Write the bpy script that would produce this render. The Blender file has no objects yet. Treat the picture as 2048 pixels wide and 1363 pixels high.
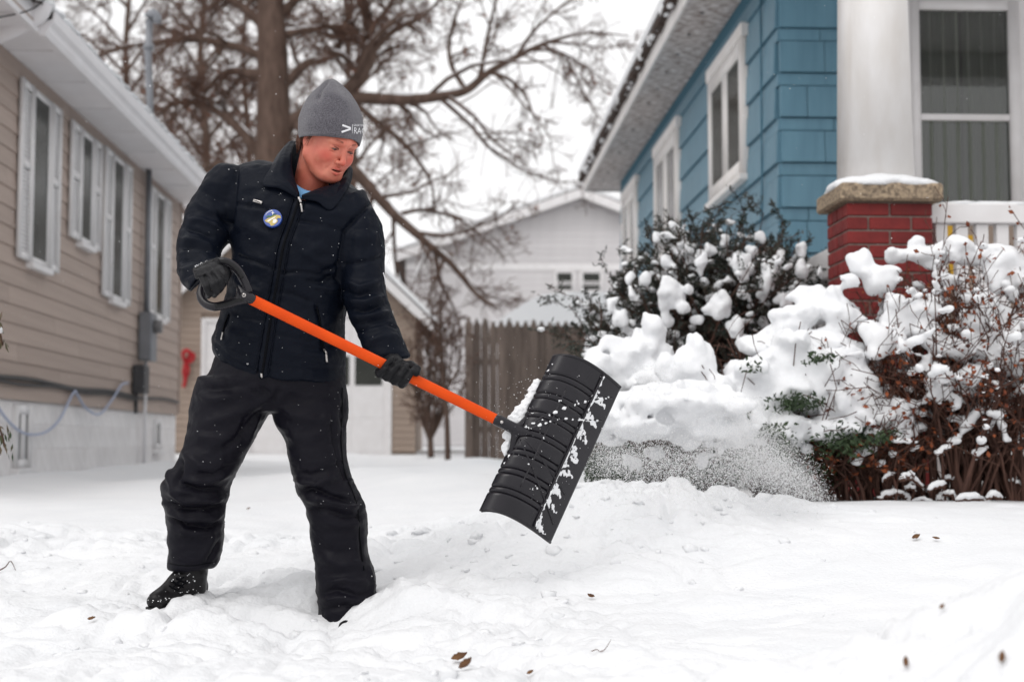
import bpy, bmesh, math, random
import numpy as np
from mathutils import Vector, Matrix, noise as mnoise
from mathutils.bvhtree import BVHTree

# ---------------------------------------------------------------- camera, sky, sun, exposure
scene = bpy.context.scene
COL = scene.collection
FPX, CU, CV = 2844.0, 1024.0, 681.5          # 50 mm lens on 36 mm film, in 2048-wide photo pixels
CAM = np.array([0.0, 0.0, 0.55])
YAW, PITCH = math.atan(126/2844*math.cos(math.atan(199/2844))), math.atan(199/2844)
cam_d = bpy.data.cameras.new('camera')
cam_d.sensor_width = 36; cam_d.lens = 50; cam_d.clip_start = 0.05; cam_d.clip_end = 2000
cam_d.dof.use_dof = True; cam_d.dof.focus_distance = 4.3; cam_d.dof.aperture_fstop = 2.9
cam_d.dof.aperture_blades = 0
cam_o = bpy.data.objects.new('camera', cam_d); COL.objects.link(cam_o)
cam_o.location = CAM; cam_o.rotation_euler = (math.pi/2+PITCH, 0, -YAW)
scene.camera = cam_o

world = bpy.data.worlds.new('World'); scene.world = world; world.use_nodes = True
wn, wl = world.node_tree.nodes, world.node_tree.links
wn.clear()
w_out = wn.new('ShaderNodeOutputWorld'); w_bg = wn.new('ShaderNodeBackground')
w_sky = wn.new('ShaderNodeTexSky'); w_sky.sky_type = 'NISHITA'; w_sky.sun_disc = False
w_sky.sun_elevation = math.radians(48); w_sky.sun_rotation = math.radians(215)
w_sky.dust_density = 6; w_sky.air_density = 2
w_hs = wn.new('ShaderNodeHueSaturation'); w_hs.inputs['Saturation'].default_value = 0.06
w_mix = wn.new('ShaderNodeMix'); w_mix.data_type = 'RGBA'; w_mix.inputs['Factor'].default_value = 0.86
w_mix.inputs['B'].default_value = (9.7, 9.65, 9.75, 1)      # closed cloud deck
wl.new(w_sky.outputs[0], w_hs.inputs['Color']); wl.new(w_hs.outputs[0], w_mix.inputs['A'])
wl.new(w_mix.outputs['Result'], w_bg.inputs[0]); w_bg.inputs[1].default_value = 0.105
wl.new(w_bg.outputs[0], w_out.inputs[0])

sun_d = bpy.data.lights.new('sun', 'SUN'); sun_d.energy = 0.75; sun_d.angle = math.radians(35)
sun_d.color = (1.0, 0.97, 0.94)
sun_o = bpy.data.objects.new('sun', sun_d); COL.objects.link(sun_o)
sun_o.rotation_euler = Vector((0.45, 0.55, -0.95)).to_track_quat('-Z', 'Y').to_euler()
sun_o.location = (-4, -6, 12)

scene.render.engine = 'CYCLES'
scene.cycles.use_denoising = True
scene.cycles.max_bounces = 8; scene.cycles.diffuse_bounces = 4
scene.view_settings.view_transform = 'Standard'; scene.view_settings.look = 'None'
scene.view_settings.exposure = 0.22; scene.view_settings.gamma = 1.0

cR = np.array([math.cos(YAW), -math.sin(YAW), 0])
cF = np.array([math.sin(YAW)*math.cos(PITCH), math.cos(YAW)*math.cos(PITCH), math.sin(PITCH)])
cU = np.cross(cR, cF)
def P(u, v, Y):
    """a point of the street seen in direction (u, v) at Y metres up the street"""
    d = cF + cR*(u-CU)/FPX + cU*(CV-v)/FPX
    return CAM + d*(Y/d[1])
def Pv(u, v, Y):
    d = cF+cR*((u-CU)/FPX)[:, None]+cU*((CV-v)/FPX)[:, None]
    return CAM+d*(Y/d[:, 1])[:, None]
def proj(p):
    q = np.asarray(p)-CAM
    z = q@cF
    return CU+FPX*(q@cR)/z, CV-FPX*(q@cU)/z

rng = np.random.default_rng(7)
random.seed(7)

# ---------------------------------------------------------------- materials
MATS = {}
def mat(name, c1, c2=None, scale=8.0, rough=0.7, spec=0.3, bump=0.0, bscale=60.0, bdist=0.01, metallic=0.0,
        detail=4.0, stretch=(1, 1, 1), contrast=0.5, sheen=0.0, coat=0.0, sss=0.0, extra=None):
    m = bpy.data.materials.new(name); m.use_nodes = True
    n, l = m.node_tree.nodes, m.node_tree.links
    b = n['Principled BSDF']
    b.inputs['Roughness'].default_value = rough; b.inputs['Specular IOR Level'].default_value = spec
    b.inputs['Metallic'].default_value = metallic
    b.inputs['Sheen Weight'].default_value = sheen; b.inputs['Coat Weight'].default_value = coat
    if sss: 
        b.inputs['Subsurface Weight'].default_value = sss
        b.inputs['Subsurface Radius'].default_value = (0.012, 0.006, 0.004); b.inputs['Subsurface Scale'].default_value = 1.0
    tc = n.new('ShaderNodeTexCoord'); mp = n.new('ShaderNodeMapping'); mp.inputs['Scale'].default_value = stretch
    l.new(tc.outputs['Object'], mp.inputs[0])
    if c2 is None: b.inputs['Base Color'].default_value = (*c1, 1)
    else:
        nz = n.new('ShaderNodeTexNoise'); nz.inputs['Scale'].default_value = scale; nz.inputs['Detail'].default_value = detail
        l.new(mp.outputs[0], nz.inputs['Vector'])
        mr = n.new('ShaderNodeMapRange'); mr.inputs[1].default_value = 0.5-contrast/2; mr.inputs[2].default_value = 0.5+contrast/2
        l.new(nz.outputs['Fac'], mr.inputs[0])
        mx = n.new('ShaderNodeMix'); mx.data_type = 'RGBA'
        mx.inputs['A'].default_value = (*c1, 1); mx.inputs['B'].default_value = (*c2, 1)
        l.new(mr.outputs[0], mx.inputs['Factor']); l.new(mx.outputs['Result'], b.inputs['Base Color'])
        m['mix'] = mx.name
    if bump:
        nb = n.new('ShaderNodeTexNoise'); nb.inputs['Scale'].default_value = bscale; nb.inputs['Detail'].default_value = 5
        l.new(mp.outputs[0], nb.inputs['Vector'])
        bp = n.new('ShaderNodeBump'); bp.inputs['Strength'].default_value = bump; bp.inputs['Distance'].default_value = bdist
        l.new(nb.outputs['Fac'], bp.inputs['Height']); l.new(bp.outputs[0], b.inputs['Normal'])
    if extra: extra(m, n, l, b, mp)
    MATS[name] = m
    return m

def rnd_tint(m, n, l, b, mp, amt=0.12):
    """each board, brick or shingle its own slightly different tone"""
    oi = n.new('ShaderNodeObjectInfo'); hv = n.new('ShaderNodeHueSaturation')
    mr = n.new('ShaderNodeMapRange'); mr.inputs[3].default_value = 1-amt; mr.inputs[4].default_value = 1+amt
    l.new(oi.outputs['Random'], mr.inputs[0]); l.new(mr.outputs[0], hv.inputs['Value'])
    s = b.inputs['Base Color'].links[0].from_socket
    l.new(s, hv.inputs['Color']); l.new(hv.outputs[0], b.inputs['Base Color'])

mat('snow', (0.785, 0.79, 0.80), (0.74, 0.75, 0.765), 3, 0.75, 0.2, 0.5, 70, 0.010, contrast=0.5)
mat('snow_fine', (0.82, 0.825, 0.835), (0.77, 0.78, 0.795), 20, 0.75, 0.25, 0.4, 160, 0.004)
mat('tan_siding', (0.40, 0.315, 0.27), (0.35, 0.275, 0.235), 5, 0.6, 0.3, 0.15, 40, 0.003, stretch=(1, .15, 4), extra=lambda *a: rnd_tint(*a, amt=.06))
mat('garage_siding', (0.35, 0.275, 0.225), (0.30, 0.235, 0.19), 4, 0.7, 0.25, extra=lambda *a: rnd_tint(*a, amt=.06))
mat('white_siding', (0.62, 0.60, 0.60), (0.56, 0.54, 0.545), 3, 0.6, 0.3, extra=lambda *a: rnd_tint(*a, amt=.03))
mat('white_paint', (0.76, 0.745, 0.745), (0.68, 0.66, 0.655), 6, 0.5, 0.35, 0.1, 50, 0.002)
mat('soffit_white', (0.74, 0.725, 0.735), (0.69, 0.67, 0.68), 5, 0.5, 0.35, extra=lambda *a: rnd_tint(*a, amt=.03))
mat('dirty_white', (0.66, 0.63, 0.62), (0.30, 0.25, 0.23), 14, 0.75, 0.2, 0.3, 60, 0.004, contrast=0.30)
mat('old_white_paint', (0.80, 0.785, 0.78), (0.66, 0.625, 0.59), 9, 0.6, 0.3, 0.35, 40, 0.003, stretch=(1, 1, .35), contrast=.6)
mat('block_paint', (0.80, 0.775, 0.77), (0.68, 0.65, 0.64), 9, 0.85, 0.15, 0.5, 45, 0.006, extra=lambda *a: rnd_tint(*a, amt=.05))
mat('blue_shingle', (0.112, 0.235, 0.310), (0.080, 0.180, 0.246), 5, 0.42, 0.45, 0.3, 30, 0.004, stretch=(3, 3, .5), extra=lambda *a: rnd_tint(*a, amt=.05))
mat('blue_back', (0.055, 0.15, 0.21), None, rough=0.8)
mat('brick_red', (0.20, 0.021, 0.019), (0.12, 0.013, 0.013), 14, 0.65, 0.3, 0.5, 60, 0.004, extra=lambda *a: rnd_tint(*a, amt=.18))
mat('mortar', (0.24, 0.19, 0.17), (0.15, 0.115, 0.10), 40, 0.95, 0.1, 0.5, 120, 0.004)
mat('cap_stone', (0.40, 0.31, 0.215), (0.13, 0.10, 0.075), 60, 0.85, 0.2, 0.7, 70, 0.006, contrast=0.35)
mat('glass_dark', (0.035, 0.038, 0.034), (0.055, 0.056, 0.050), 2, 0.12, 0.06)
mat('glass_grey', (0.16, 0.155, 0.155), None, rough=0.15, spec=0.15)
mat('curtain', (0.17, 0.185, 0.16), (0.12, 0.13, 0.11), 5, 0.9, 0.1, stretch=(8, 8, .3))
mat('room_dark', (0.02, 0.02, 0.02), None, rough=0.9)
mat('grey_metal', (0.22, 0.23, 0.25), (0.17, 0.175, 0.19), 8, 0.45, 0.5, metallic=0.3)
mat('dark_metal', (0.05, 0.05, 0.055), (0.03, 0.03, 0.033), 12, 0.5, 0.5)
mat('black_cable', (0.03, 0.028, 0.028), None, rough=0.5)
mat('blue_cable', (0.36, 0.40, 0.52), None, rough=0.5)
mat('fence_wood', (0.21, 0.165, 0.14), (0.10, 0.078, 0.068), 6, 0.9, 0.1, 0.6, 30, 0.006, stretch=(5, 5, .5), extra=lambda *a: rnd_tint(*a, amt=.22))
mat('roof_shingle', (0.10, 0.075, 0.065), (0.05, 0.04, 0.037), 12, 0.95, 0.1, 0.6, 50, 0.01)
mat('bark', (0.14, 0.096, 0.077), (0.07, 0.047, 0.038), 10, 0.95, 0.1, 0.8, 18, 0.03, stretch=(1, 1, .3))
mat('twig', (0.15, 0.090, 0.068), (0.085, 0.05, 0.039), 5, 0.9, 0.1)
mat('shrub_stem', (0.115, 0.060, 0.045), (0.06, 0.032, 0.026), 14, 0.85, 0.15, 0.4, 80, 0.004)
mat('dry_leaf', (0.27, 0.078, 0.03), (0.10, 0.028, 0.018), 9, 0.8, 0.2, contrast=.3)
mat('oak_leaf', (0.24, 0.125, 0.085), (0.14, 0.07, 0.05), 2, 0.85, 0.15, contrast=.3)
mat('evergreen', (0.024, 0.036, 0.028), (0.050, 0.042, 0.032), 7, 0.65, 0.3, contrast=.3)
mat('yew_green', (0.035, 0.060, 0.022), (0.02, 0.035, 0.016), 9, 0.6, 0.3, contrast=.3)
mat('red_ribbon', (0.42, 0.015, 0.02), (0.30, 0.01, 0.015), 20, 0.6, 0.3)
mat('yellow_paint', (0.62, 0.36, 0.03), None, rough=0.5)
def flake_extra(m, n, l, b, mp):
    tr = n.new('ShaderNodeBsdfTranslucent'); tr.inputs[0].default_value = (.98, .98, .98, 1); mx = n.new('ShaderNodeMixShader'); mx.inputs[0].default_value = .6
    out = n['Material Output']; l.new(b.outputs[0], mx.inputs[1]); l.new(tr.outputs[0], mx.inputs[2]); l.new(mx.outputs[0], out.inputs[0])
mat('flake', (0.97, 0.97, 0.975), None, rough=.8, spec=.1, extra=flake_extra)
# clothing, shovel, skin
def weave(m, n, l, b, mp):
    vz = n.new('ShaderNodeTexNoise'); vz.inputs['Scale'].default_value = 28; vz.inputs['Detail'].default_value = 3
    l.new(mp.outputs[0], vz.inputs['Vector'])
    mr = n.new('ShaderNodeMapRange'); mr.inputs[3].default_value = .36; mr.inputs[4].default_value = .62
    l.new(vz.outputs['Fac'], mr.inputs[0]); l.new(mr.outputs[0], b.inputs['Roughness'])
    rz = n.new('ShaderNodeTexNoise'); rz.noise_type = 'RIDGED_MULTIFRACTAL'; rz.inputs['Scale'].default_value = 9; rz.inputs['Detail'].default_value = 3; rz.inputs['Distortion'].default_value = .5
    l.new(mp.outputs[0], rz.inputs['Vector'])
    b2 = n.new('ShaderNodeBump'); b2.inputs['Strength'].default_value = .55; b2.inputs['Distance'].default_value = .010
    l.new(rz.outputs['Fac'], b2.inputs['Height']); l.new(b.inputs['Normal'].links[0].from_socket, b2.inputs['Normal']); l.new(b2.outputs[0], b.inputs['Normal'])
mat('jacket_cloth', (0.0026, 0.0040, 0.0085), (0.0042, 0.0060, 0.0115), 5, 0.52, 0.085, 0.3, 40, 0.008, stretch=(1, 1, 1.25), extra=weave)
mat('trouser_cloth', (0.0052, 0.0048, 0.0085), (0.0075, 0.0070, 0.0110), 6, 0.62, 0.11, 0.35, 20, 0.012, stretch=(1, 1, 1.8), extra=weave)
mat('cloth_edge', (0.002, 0.0024, 0.004), None, rough=0.6, spec=.08)
mat('glove_cloth', (0.0050, 0.0050, 0.0065), (0.0095, 0.0095, 0.011), 40, 0.5, 0.17, 0.5, 180, 0.002)
mat('boot_leather', (0.006, 0.0055, 0.0065), (0.012, 0.011, 0.012), 20, 0.4, 0.2, 0.3, 80, 0.003)
mat('zip_metal', (0.55, 0.52, 0.50), None, rough=0.3, metallic=0.8)
mat('white_thread', (0.78, 0.78, 0.80), None, rough=0.7)
mat('badge_blue', (0.012, 0.035, 0.24), (0.03, 0.09, 0.38), 60, 0.3, 0.5, coat=.4)
mat('badge_gold', (0.55, 0.40, 0.09), (0.35, 0.30, 0.07), 90, 0.35, 0.5, coat=.4)
mat('badge_white', (0.75, 0.73, 0.68), None, rough=0.35, coat=.4)
mat('badge_green', (0.05, 0.13, 0.06), None, rough=0.35)
mat('shirt_blue', (0.20, 0.42, 0.70), (0.16, 0.36, 0.62), 30, 0.9, 0.1, 0.2, 200, 0.001)
mat('orange_shaft', (0.74, 0.078, 0.004), (0.64, 0.060, 0.004), 14, 0.45, 0.16, 0.12, 60, 0.002)
mat('black_plastic', (0.009, 0.0080, 0.0112), (0.014, 0.0125, 0.0165), 12, 0.27, 0.36, 0.12, 120, 0.001)
mat('dark_groove', (0.006, 0.006, 0.007), None, rough=0.4)
mat('hair', (0.075, 0.027, 0.015), (0.14, 0.055, 0.030), 90, 0.5, 0.4)
mat('eye_white', (0.16, 0.11, 0.10), None, rough=0.4, spec=.15)
mat('eye_iris', (0.02, 0.015, 0.015), None, rough=0.3, spec=.2)
mat('fallen_leaf', (0.17, 0.085, 0.035), (0.07, 0.032, 0.02), 40, 0.7, 0.2)
mat('rhodo_leaf', (0.03, 0.055, 0.022), (0.10, 0.05, 0.02), 12, 0.4, 0.4, contrast=.3)

def skin_extra(m, n, l, b, mp):
    at = n.new('ShaderNodeAttribute'); at.attribute_name = 'tint'
    mx = n.new('ShaderNodeMix'); mx.data_type = 'RGBA'; mx.blend_type = 'MULTIPLY'; mx.inputs['Factor'].default_value = 1
    s = b.inputs['Base Color'].links[0].from_socket
    l.new(s, mx.inputs['A']); l.new(at.outputs['Color'], mx.inputs['B']); l.new(mx.outputs['Result'], b.inputs['Base Color'])
mat('skin', (0.64, 0.225, 0.150), (0.52, 0.130, 0.090), 24, 0.42, 0.40, 0.3, 240, 0.0012, sss=0.05, extra=skin_extra)

def knit_extra(m, n, l, b, mp):
    at = n.new('ShaderNodeAttribute'); at.attribute_name = 'rib'      # running angle round the hat
    sp = n.new('ShaderNodeSeparateXYZ'); l.new(at.outputs['Vector'], sp.inputs[0])
    m1 = n.new('ShaderNodeMath'); m1.operation = 'MULTIPLY'; m1.inputs[1].default_value = 6.2832*150
    l.new(sp.outputs[0], m1.inputs[0])
    s1 = n.new('ShaderNodeMath'); s1.operation = 'SINE'; l.new(m1.outputs[0], s1.inputs[0])
    m2 = n.new('ShaderNodeMath'); m2.operation = 'MULTIPLY'; m2.inputs[1].default_value = 6.2832*45
    l.new(sp.outputs[1], m2.inputs[0])
    s2 = n.new('ShaderNodeMath'); s2.operation = 'SINE'; l.new(m2.outputs[0], s2.inputs[0])
    m3 = n.new('ShaderNodeMath'); m3.operation = 'MULTIPLY_ADD'; m3.inputs[1].default_value = 0.12
    l.new(s2.outputs[0], m3.inputs[0]); l.new(s1.outputs[0], m3.inputs[2])
    bp = n.new('ShaderNodeBump'); bp.inputs['Strength'].default_value = .6; bp.inputs['Distance'].default_value = .0018
    l.new(m3.outputs[0], bp.inputs['Height']); l.new(bp.outputs[0], b.inputs['Normal'])
mat('knit', (0.150, 0.142, 0.160), (0.060, 0.057, 0.069), 300, 0.95, 0.1, sheen=.35, contrast=.35, extra=knit_extra)

# ---------------------------------------------------------------- mesh helpers
def mesh_np(name, V, F, smooth=False):
    """mesh from numpy; F is (n,3) or (n,4) array or list of such arrays"""
    V = np.asarray(V, np.float32).reshape(-1, 3)
    Fs = F if isinstance(F, list) else [F]
    Fs = [np.asarray(f, np.int32) for f in Fs if len(f)]
    me = bpy.data.meshes.new(name)
    me.vertices.add(len(V)); me.vertices.foreach_set('co', V.ravel())
    li = np.concatenate([f.ravel() for f in Fs]); cnt = np.concatenate([np.full(len(f), f.shape[1], np.int32) for f in Fs])
    st = np.concatenate([[0], np.cumsum(cnt)[:-1]]).astype(np.int32)
    me.loops.add(len(li)); me.loops.foreach_set('vertex_index', li)
    me.polygons.add(len(cnt)); me.polygons.foreach_set('loop_start', st); me.polygons.foreach_set('loop_total', cnt)
    if smooth: me.polygons.foreach_set('use_smooth', np.ones(len(cnt), bool))
    me.update(calc_edges=True); me.validate()
    return me

def link(name, me, m=None, parent=None, loc=None):
    o = bpy.data.objects.new(name, me); COL.objects.link(o)
    if m is not None and me is not None and len(me.materials) == 0: me.materials.append(MATS[m] if isinstance(m, str) else m)
    if loc is not None: o.location = loc
    if parent is not None:
        o.parent = parent
        o.matrix_parent_inverse = PINV.get(parent.name, Matrix.Identity(4))
    return o
PINV = {}
def note_parent(o, loc):
    PINV[o.name] = Matrix.Translation(Vector(loc)).inverted()
def thing(name, label, cat, loc, group=None):
    o = bpy.data.objects.new(name, None); COL.objects.link(o); o.empty_display_size = .2
    o.location = loc; note_parent(o, loc); tag(o, label, cat, group)
    return o
def tag(o, label=None, cat=None, group=None, kind=None):
    if label: o['label'] = label
    if cat: o['category'] = cat
    if group: o['group'] = group
    if kind: o['kind'] = kind
    return o

BOXC = {}
def box_mesh(dx, dy, dz, m, bevel):
    key = (round(dx, 4), round(dy, 4), round(dz, 4), m, bevel)
    if key in BOXC: return BOXC[key]
    bm = bmesh.new(); bmesh.ops.create_cube(bm, size=1)
    for v in bm.verts: v.co = (v.co.x*dx, v.co.y*dy, v.co.z*dz)
    if bevel: bmesh.ops.bevel(bm, geom=list(bm.edges), offset=min(bevel, min(dx, dy, dz)*.4), segments=1, affect='EDGES')
    me = bpy.data.meshes.new('box'); bm.to_mesh(me); bm.free()
    me.materials.append(MATS[m]); BOXC[key] = me
    return me
def piece(name, m, lo, hi, parent=None, bevel=0.003, rot=None):
    """a bevelled block between two corners, origin at its centre"""
    lo, hi = np.minimum(lo, hi), np.maximum(lo, hi)
    c = (lo+hi)/2; d = hi-lo
    o = link(name, box_mesh(*d, m, bevel), None, parent, Vector(c))
    if parent is not None: note_parent(o, tuple(c))
    if rot: o.rotation_euler = rot
    return o

def boxes_np(B):
    """many boxes (lo, hi) as one V, F"""
    V, F = [], []
    q = np.array([[0,1,3,2],[4,6,7,5],[0,4,5,1],[2,3,7,6],[0,2,6,4],[1,5,7,3]])
    for k, (lo, hi) in enumerate(B):
        xs = [[(lo, hi)[i][0], (lo, hi)[j][1], (lo, hi)[kk][2]] for i in (0, 1) for j in (0, 1) for kk in (0, 1)]
        V += xs; F.append(q+8*k)
    return np.array(V), np.concatenate(F)

def tubes(polys, radii, sides=6, cap=True):
    """tubes along polylines; polys list of (n,3), radii list of (n,)"""
    groups = {}
    for p, r in zip(polys, radii): groups.setdefault(len(p), []).append((p, r))
    Vs, Fs, off = [], [], 0
    ang = np.arange(sides)*2*math.pi/sides
    for n, items in groups.items():
        A = np.array([i[0] for i in items], float); R = np.array([i[1] for i in items], float)
        T = np.gradient(A, axis=1); T /= np.linalg.norm(T, axis=2, keepdims=True)+1e-12
        mt = T.mean(1, keepdims=True)
        ref = np.where(np.abs(mt[..., 2:3]) > .8, np.array([1., 0, 0]), np.array([0, 0, 1.]))
        X = np.cross(T, np.broadcast_to(ref, T.shape)); X /= np.linalg.norm(X, axis=2, keepdims=True)+1e-12
        Z = np.cross(X, T)
        ring = A[:, :, None, :] + R[:, :, None, None]*(X[:, :, None, :]*np.cos(ang)[:, None]+Z[:, :, None, :]*np.sin(ang)[:, None])
        Bn = len(items); Vs.append(ring.reshape(-1, 3))
        b = np.arange(Bn)[:, None, None]*n*sides; i = np.arange(n-1)[None, :, None]*sides; s = np.arange(sides)[None, None, :]
        s2 = (s+1) % sides
        q = np.stack(np.broadcast_arrays(b+i+s, b+i+s2, b+i+sides+s2, b+i+sides+s), -1).reshape(-1, 4)
        Fs.append(q+off)
        if cap:
            c0 = (np.arange(Bn)[:, None]*n*sides+np.arange(sides)[::-1][None]); c1 = c0[:, ::-1]+(n-1)*sides
            for c in (c0, c1):
                if sides == 4: Fs.append(c+off)
                elif sides == 3: Fs.append(c+off)
                else:
                    k = np.arange(1, sides-1)
                    Fs.append(np.stack([np.broadcast_to(c[:, :1], (Bn, sides-2)), c[:, k], c[:, k+1]], -1).reshape(-1, 3)+off)
        off += Bn*n*sides
    return np.concatenate(Vs), Fs
def tube_obj(name, pts, r, m, parent=None, sides=8, smooth=True):
    p = np.asarray(pts, float); rr = np.full(len(p), r) if np.isscalar(r) else np.asarray(r, float)
    V, F = tubes([p], [rr], sides)
    return link(name, mesh_np(name, V, F, smooth), m, parent)
def resample(pts, n, smooth=True):
    """Catmull-Rom through the points, n samples"""
    p = np.asarray(pts, float)
    if len(p) == 2 or not smooth:
        t = np.linspace(0, len(p)-1, n); i = np.minimum(t.astype(int), len(p)-2); f = (t-i)[:, None]
        return p[i]*(1-f)+p[i+1]*f
    q = np.vstack([2*p[0]-p[1], p, 2*p[-1]-p[-2]])
    t = np.linspace(0, len(p)-1, n); i = np.minimum(t.astype(int), len(p)-2); f = (t-i)[:, None]
    a, b, c, d = q[i], q[i+1], q[i+2], q[i+3]
    return .5*((2*b)+(c-a)*f+(2*a-5*b+4*c-d)*f**2+(3*b-a-3*c+d)*f**3)

def prism(name, poly2, axis, a0, a1, m, parent=None, smooth=False):
    """extrude a 2D outline along an axis: axis 'x' -> outline in (y,z); 'y' -> (x,z)"""
    p = np.asarray(poly2, float); n = len(p)
    def put(a):
        z = np.full(n, a)
        return np.stack([z, p[:, 0], p[:, 1]], 1) if axis == 'x' else np.stack([p[:, 0], z, p[:, 1]], 1) if axis == 'y' else np.stack([p[:, 0], p[:, 1], z], 1)
    V = np.vstack([put(a0), put(a1)])
    bm = bmesh.new(); vs = [bm.verts.new(v) for v in V]
    bm.faces.new(vs[:n]); bm.faces.new(vs[n:][::-1])
    for i in range(n):
        j = (i+1) % n; bm.faces.new([vs[j], vs[i], vs[n+i], vs[n+j]])
    bmesh.ops.recalc_face_normals(bm, faces=bm.faces)
    me = bpy.data.meshes.new(name); bm.to_mesh(me); bm.free()
    return link(name, me, m, parent)

# numpy gradient-free value noise (smooth), 3D
_perm = np.random.default_rng(3).random(4096).astype(np.float32)
def vnoise(x, y, z=0.0):
    x, y, z = np.broadcast_arrays(np.asarray(x, np.float64), y, z)
    xi, yi, zi = np.floor(x).astype(np.int64), np.floor(y).astype(np.int64), np.floor(z).astype(np.int64)
    fx, fy, fz = x-xi, y-yi, z-zi
    fx, fy, fz = [f*f*f*(f*(f*6-15)+10) for f in (fx, fy, fz)]
    def h(a, b, c): return _perm[(a*374761393+b*668265263+c*974711*31) % 4093]
    def lerp(a, b, t): return a+(b-a)*t
    x00 = lerp(h(xi, yi, zi), h(xi+1, yi, zi), fx); x10 = lerp(h(xi, yi+1, zi), h(xi+1, yi+1, zi), fx)
    x01 = lerp(h(xi, yi, zi+1), h(xi+1, yi, zi+1), fx); x11 = lerp(h(xi, yi+1, zi+1), h(xi+1, yi+1, zi+1), fx)
    return lerp(lerp(x00, x10, fy), lerp(x01, x11, fy), fz)*2-1
def fbm(x, y, z=0.0, oct=4, gain=.5):
    s, a, f = 0, 1, 1
    for k in range(oct):
        s = s+a*vnoise(np.asarray(x)*f+17*k, np.asarray(y)*f+5*k, np.asarray(z)*f+9*k); a *= gain; f *= 2.03
    return s

def surface_nets(F, org, h):
    """isosurface F=0 of a regular grid (negative inside) -> V, quads"""
    ins = F < 0
    nx, ny, nz = F.shape
    c = [ins[i:nx-1+i, j:ny-1+j, k:nz-1+k] for i in (0, 1) for j in (0, 1) for k in (0, 1)]
    cnt = sum(a.astype(np.int8) for a in c)
    act = (cnt > 0) & (cnt < 8)
    idx = np.argwhere(act); I, J, K = idx.T
    num = np.zeros((len(idx), 3)); den = np.zeros(len(idx))
    corners = [(i, j, k) for i in (0, 1) for j in (0, 1) for k in (0, 1)]
    vals = {cn: F[I+cn[0], J+cn[1], K+cn[2]] for cn in corners}
    for a in corners:
        for ax in range(3):
            if a[ax] == 0:
                b = list(a); b[ax] = 1; b = tuple(b)
                va, vb = vals[a], vals[b]; m = (va < 0) != (vb < 0)
                t = np.where(m, va/(va-vb+1e-30), 0)
                p = np.array(a, float)[None].repeat(len(idx), 0); p[:, ax] += t
                num += np.where(m[:, None], p, 0); den += m
    V = (idx+num/den[:, None])*h+np.asarray(org)
    vid = np.full(act.shape, -1, np.int64); vid[I, J, K] = np.arange(len(idx))
    quads = []
    for ax in range(3):
        sl0 = [slice(None)]*3; sl1 = [slice(None)]*3
        sl0[ax] = slice(0, -1); sl1[ax] = slice(1, None)
        d = ins[tuple(sl0)].astype(np.int8)-ins[tuple(sl1)].astype(np.int8)
        e = np.argwhere(d != 0); s = d[d != 0]
        o1, o2 = [(1, 2), (2, 0), (0, 1)][ax]
        ok = (e[:, o1] > 0) & (e[:, o2] > 0) & (e[:, o1] < F.shape[o1]-1) & (e[:, o2] < F.shape[o2]-1)
        e, s = e[ok], s[ok]
        def at(d1, d2):
            q = e.copy(); q[:, o1] -= d1; q[:, o2] -= d2
            return vid[q[:, 0], q[:, 1], q[:, 2]]
        qd = np.stack([at(1, 1), at(0, 1), at(0, 0), at(1, 0)], 1)
        qd[s < 0] = qd[s < 0][:, ::-1]
        quads.append(qd)
    Q = np.concatenate(quads); Q = Q[(Q >= 0).all(1)]
    return V, Q

def smin(a, b, k):
    h = np.clip(.5+.5*(b-a)/k, 0, 1)
    return b+(a-b)*h-k*h*(1-h)

def blob_field(blobs, h, pad=.06, k=.03, noise_amp=.0, noise_scale=12.):
    """smooth union of ellipsoids [(cx,cy,cz,rx,ry,rz)] -> surface nets mesh (V, Q)"""
    B = np.asarray(blobs, float)
    lo = (B[:, :3]-B[:, 3:]).min(0)-pad; hi = (B[:, :3]+B[:, 3:]).max(0)+pad
    n = np.ceil((hi-lo)/h).astype(int)+1
    F = np.full(n, 1.0, np.float32)
    ax = [lo[i]+np.arange(n[i])*h for i in range(3)]
    for b in B:
        s = []
        for i in range(3):
            a0 = max(0, int((b[i]-b[3+i]-pad-lo[i])/h)); a1 = min(n[i], int((b[i]+b[3+i]+pad-lo[i])/h)+2)
            s.append(slice(a0, a1))
        x, y, z = np.meshgrid(ax[0][s[0]]-b[0], ax[1][s[1]]-b[1], ax[2][s[2]]-b[2], indexing='ij')
        r = np.sqrt((x/b[3])**2+(y/b[4])**2+(z/b[5])**2)+1e-6
        d = (r-1)*min(b[3:6])
        sub = F[s[0], s[1], s[2]]
        F[s[0], s[1], s[2]] = smin(sub, d.astype(np.float32), k)
    if noise_amp:
        near = np.abs(F) < .08
        ii = np.argwhere(near)
        p = lo+ii*h
        F[near] += (noise_amp*fbm(p[:, 0]*noise_scale, p[:, 1]*noise_scale, p[:, 2]*noise_scale, 3)).astype(np.float32)
    return surface_nets(F, lo, h)

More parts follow.
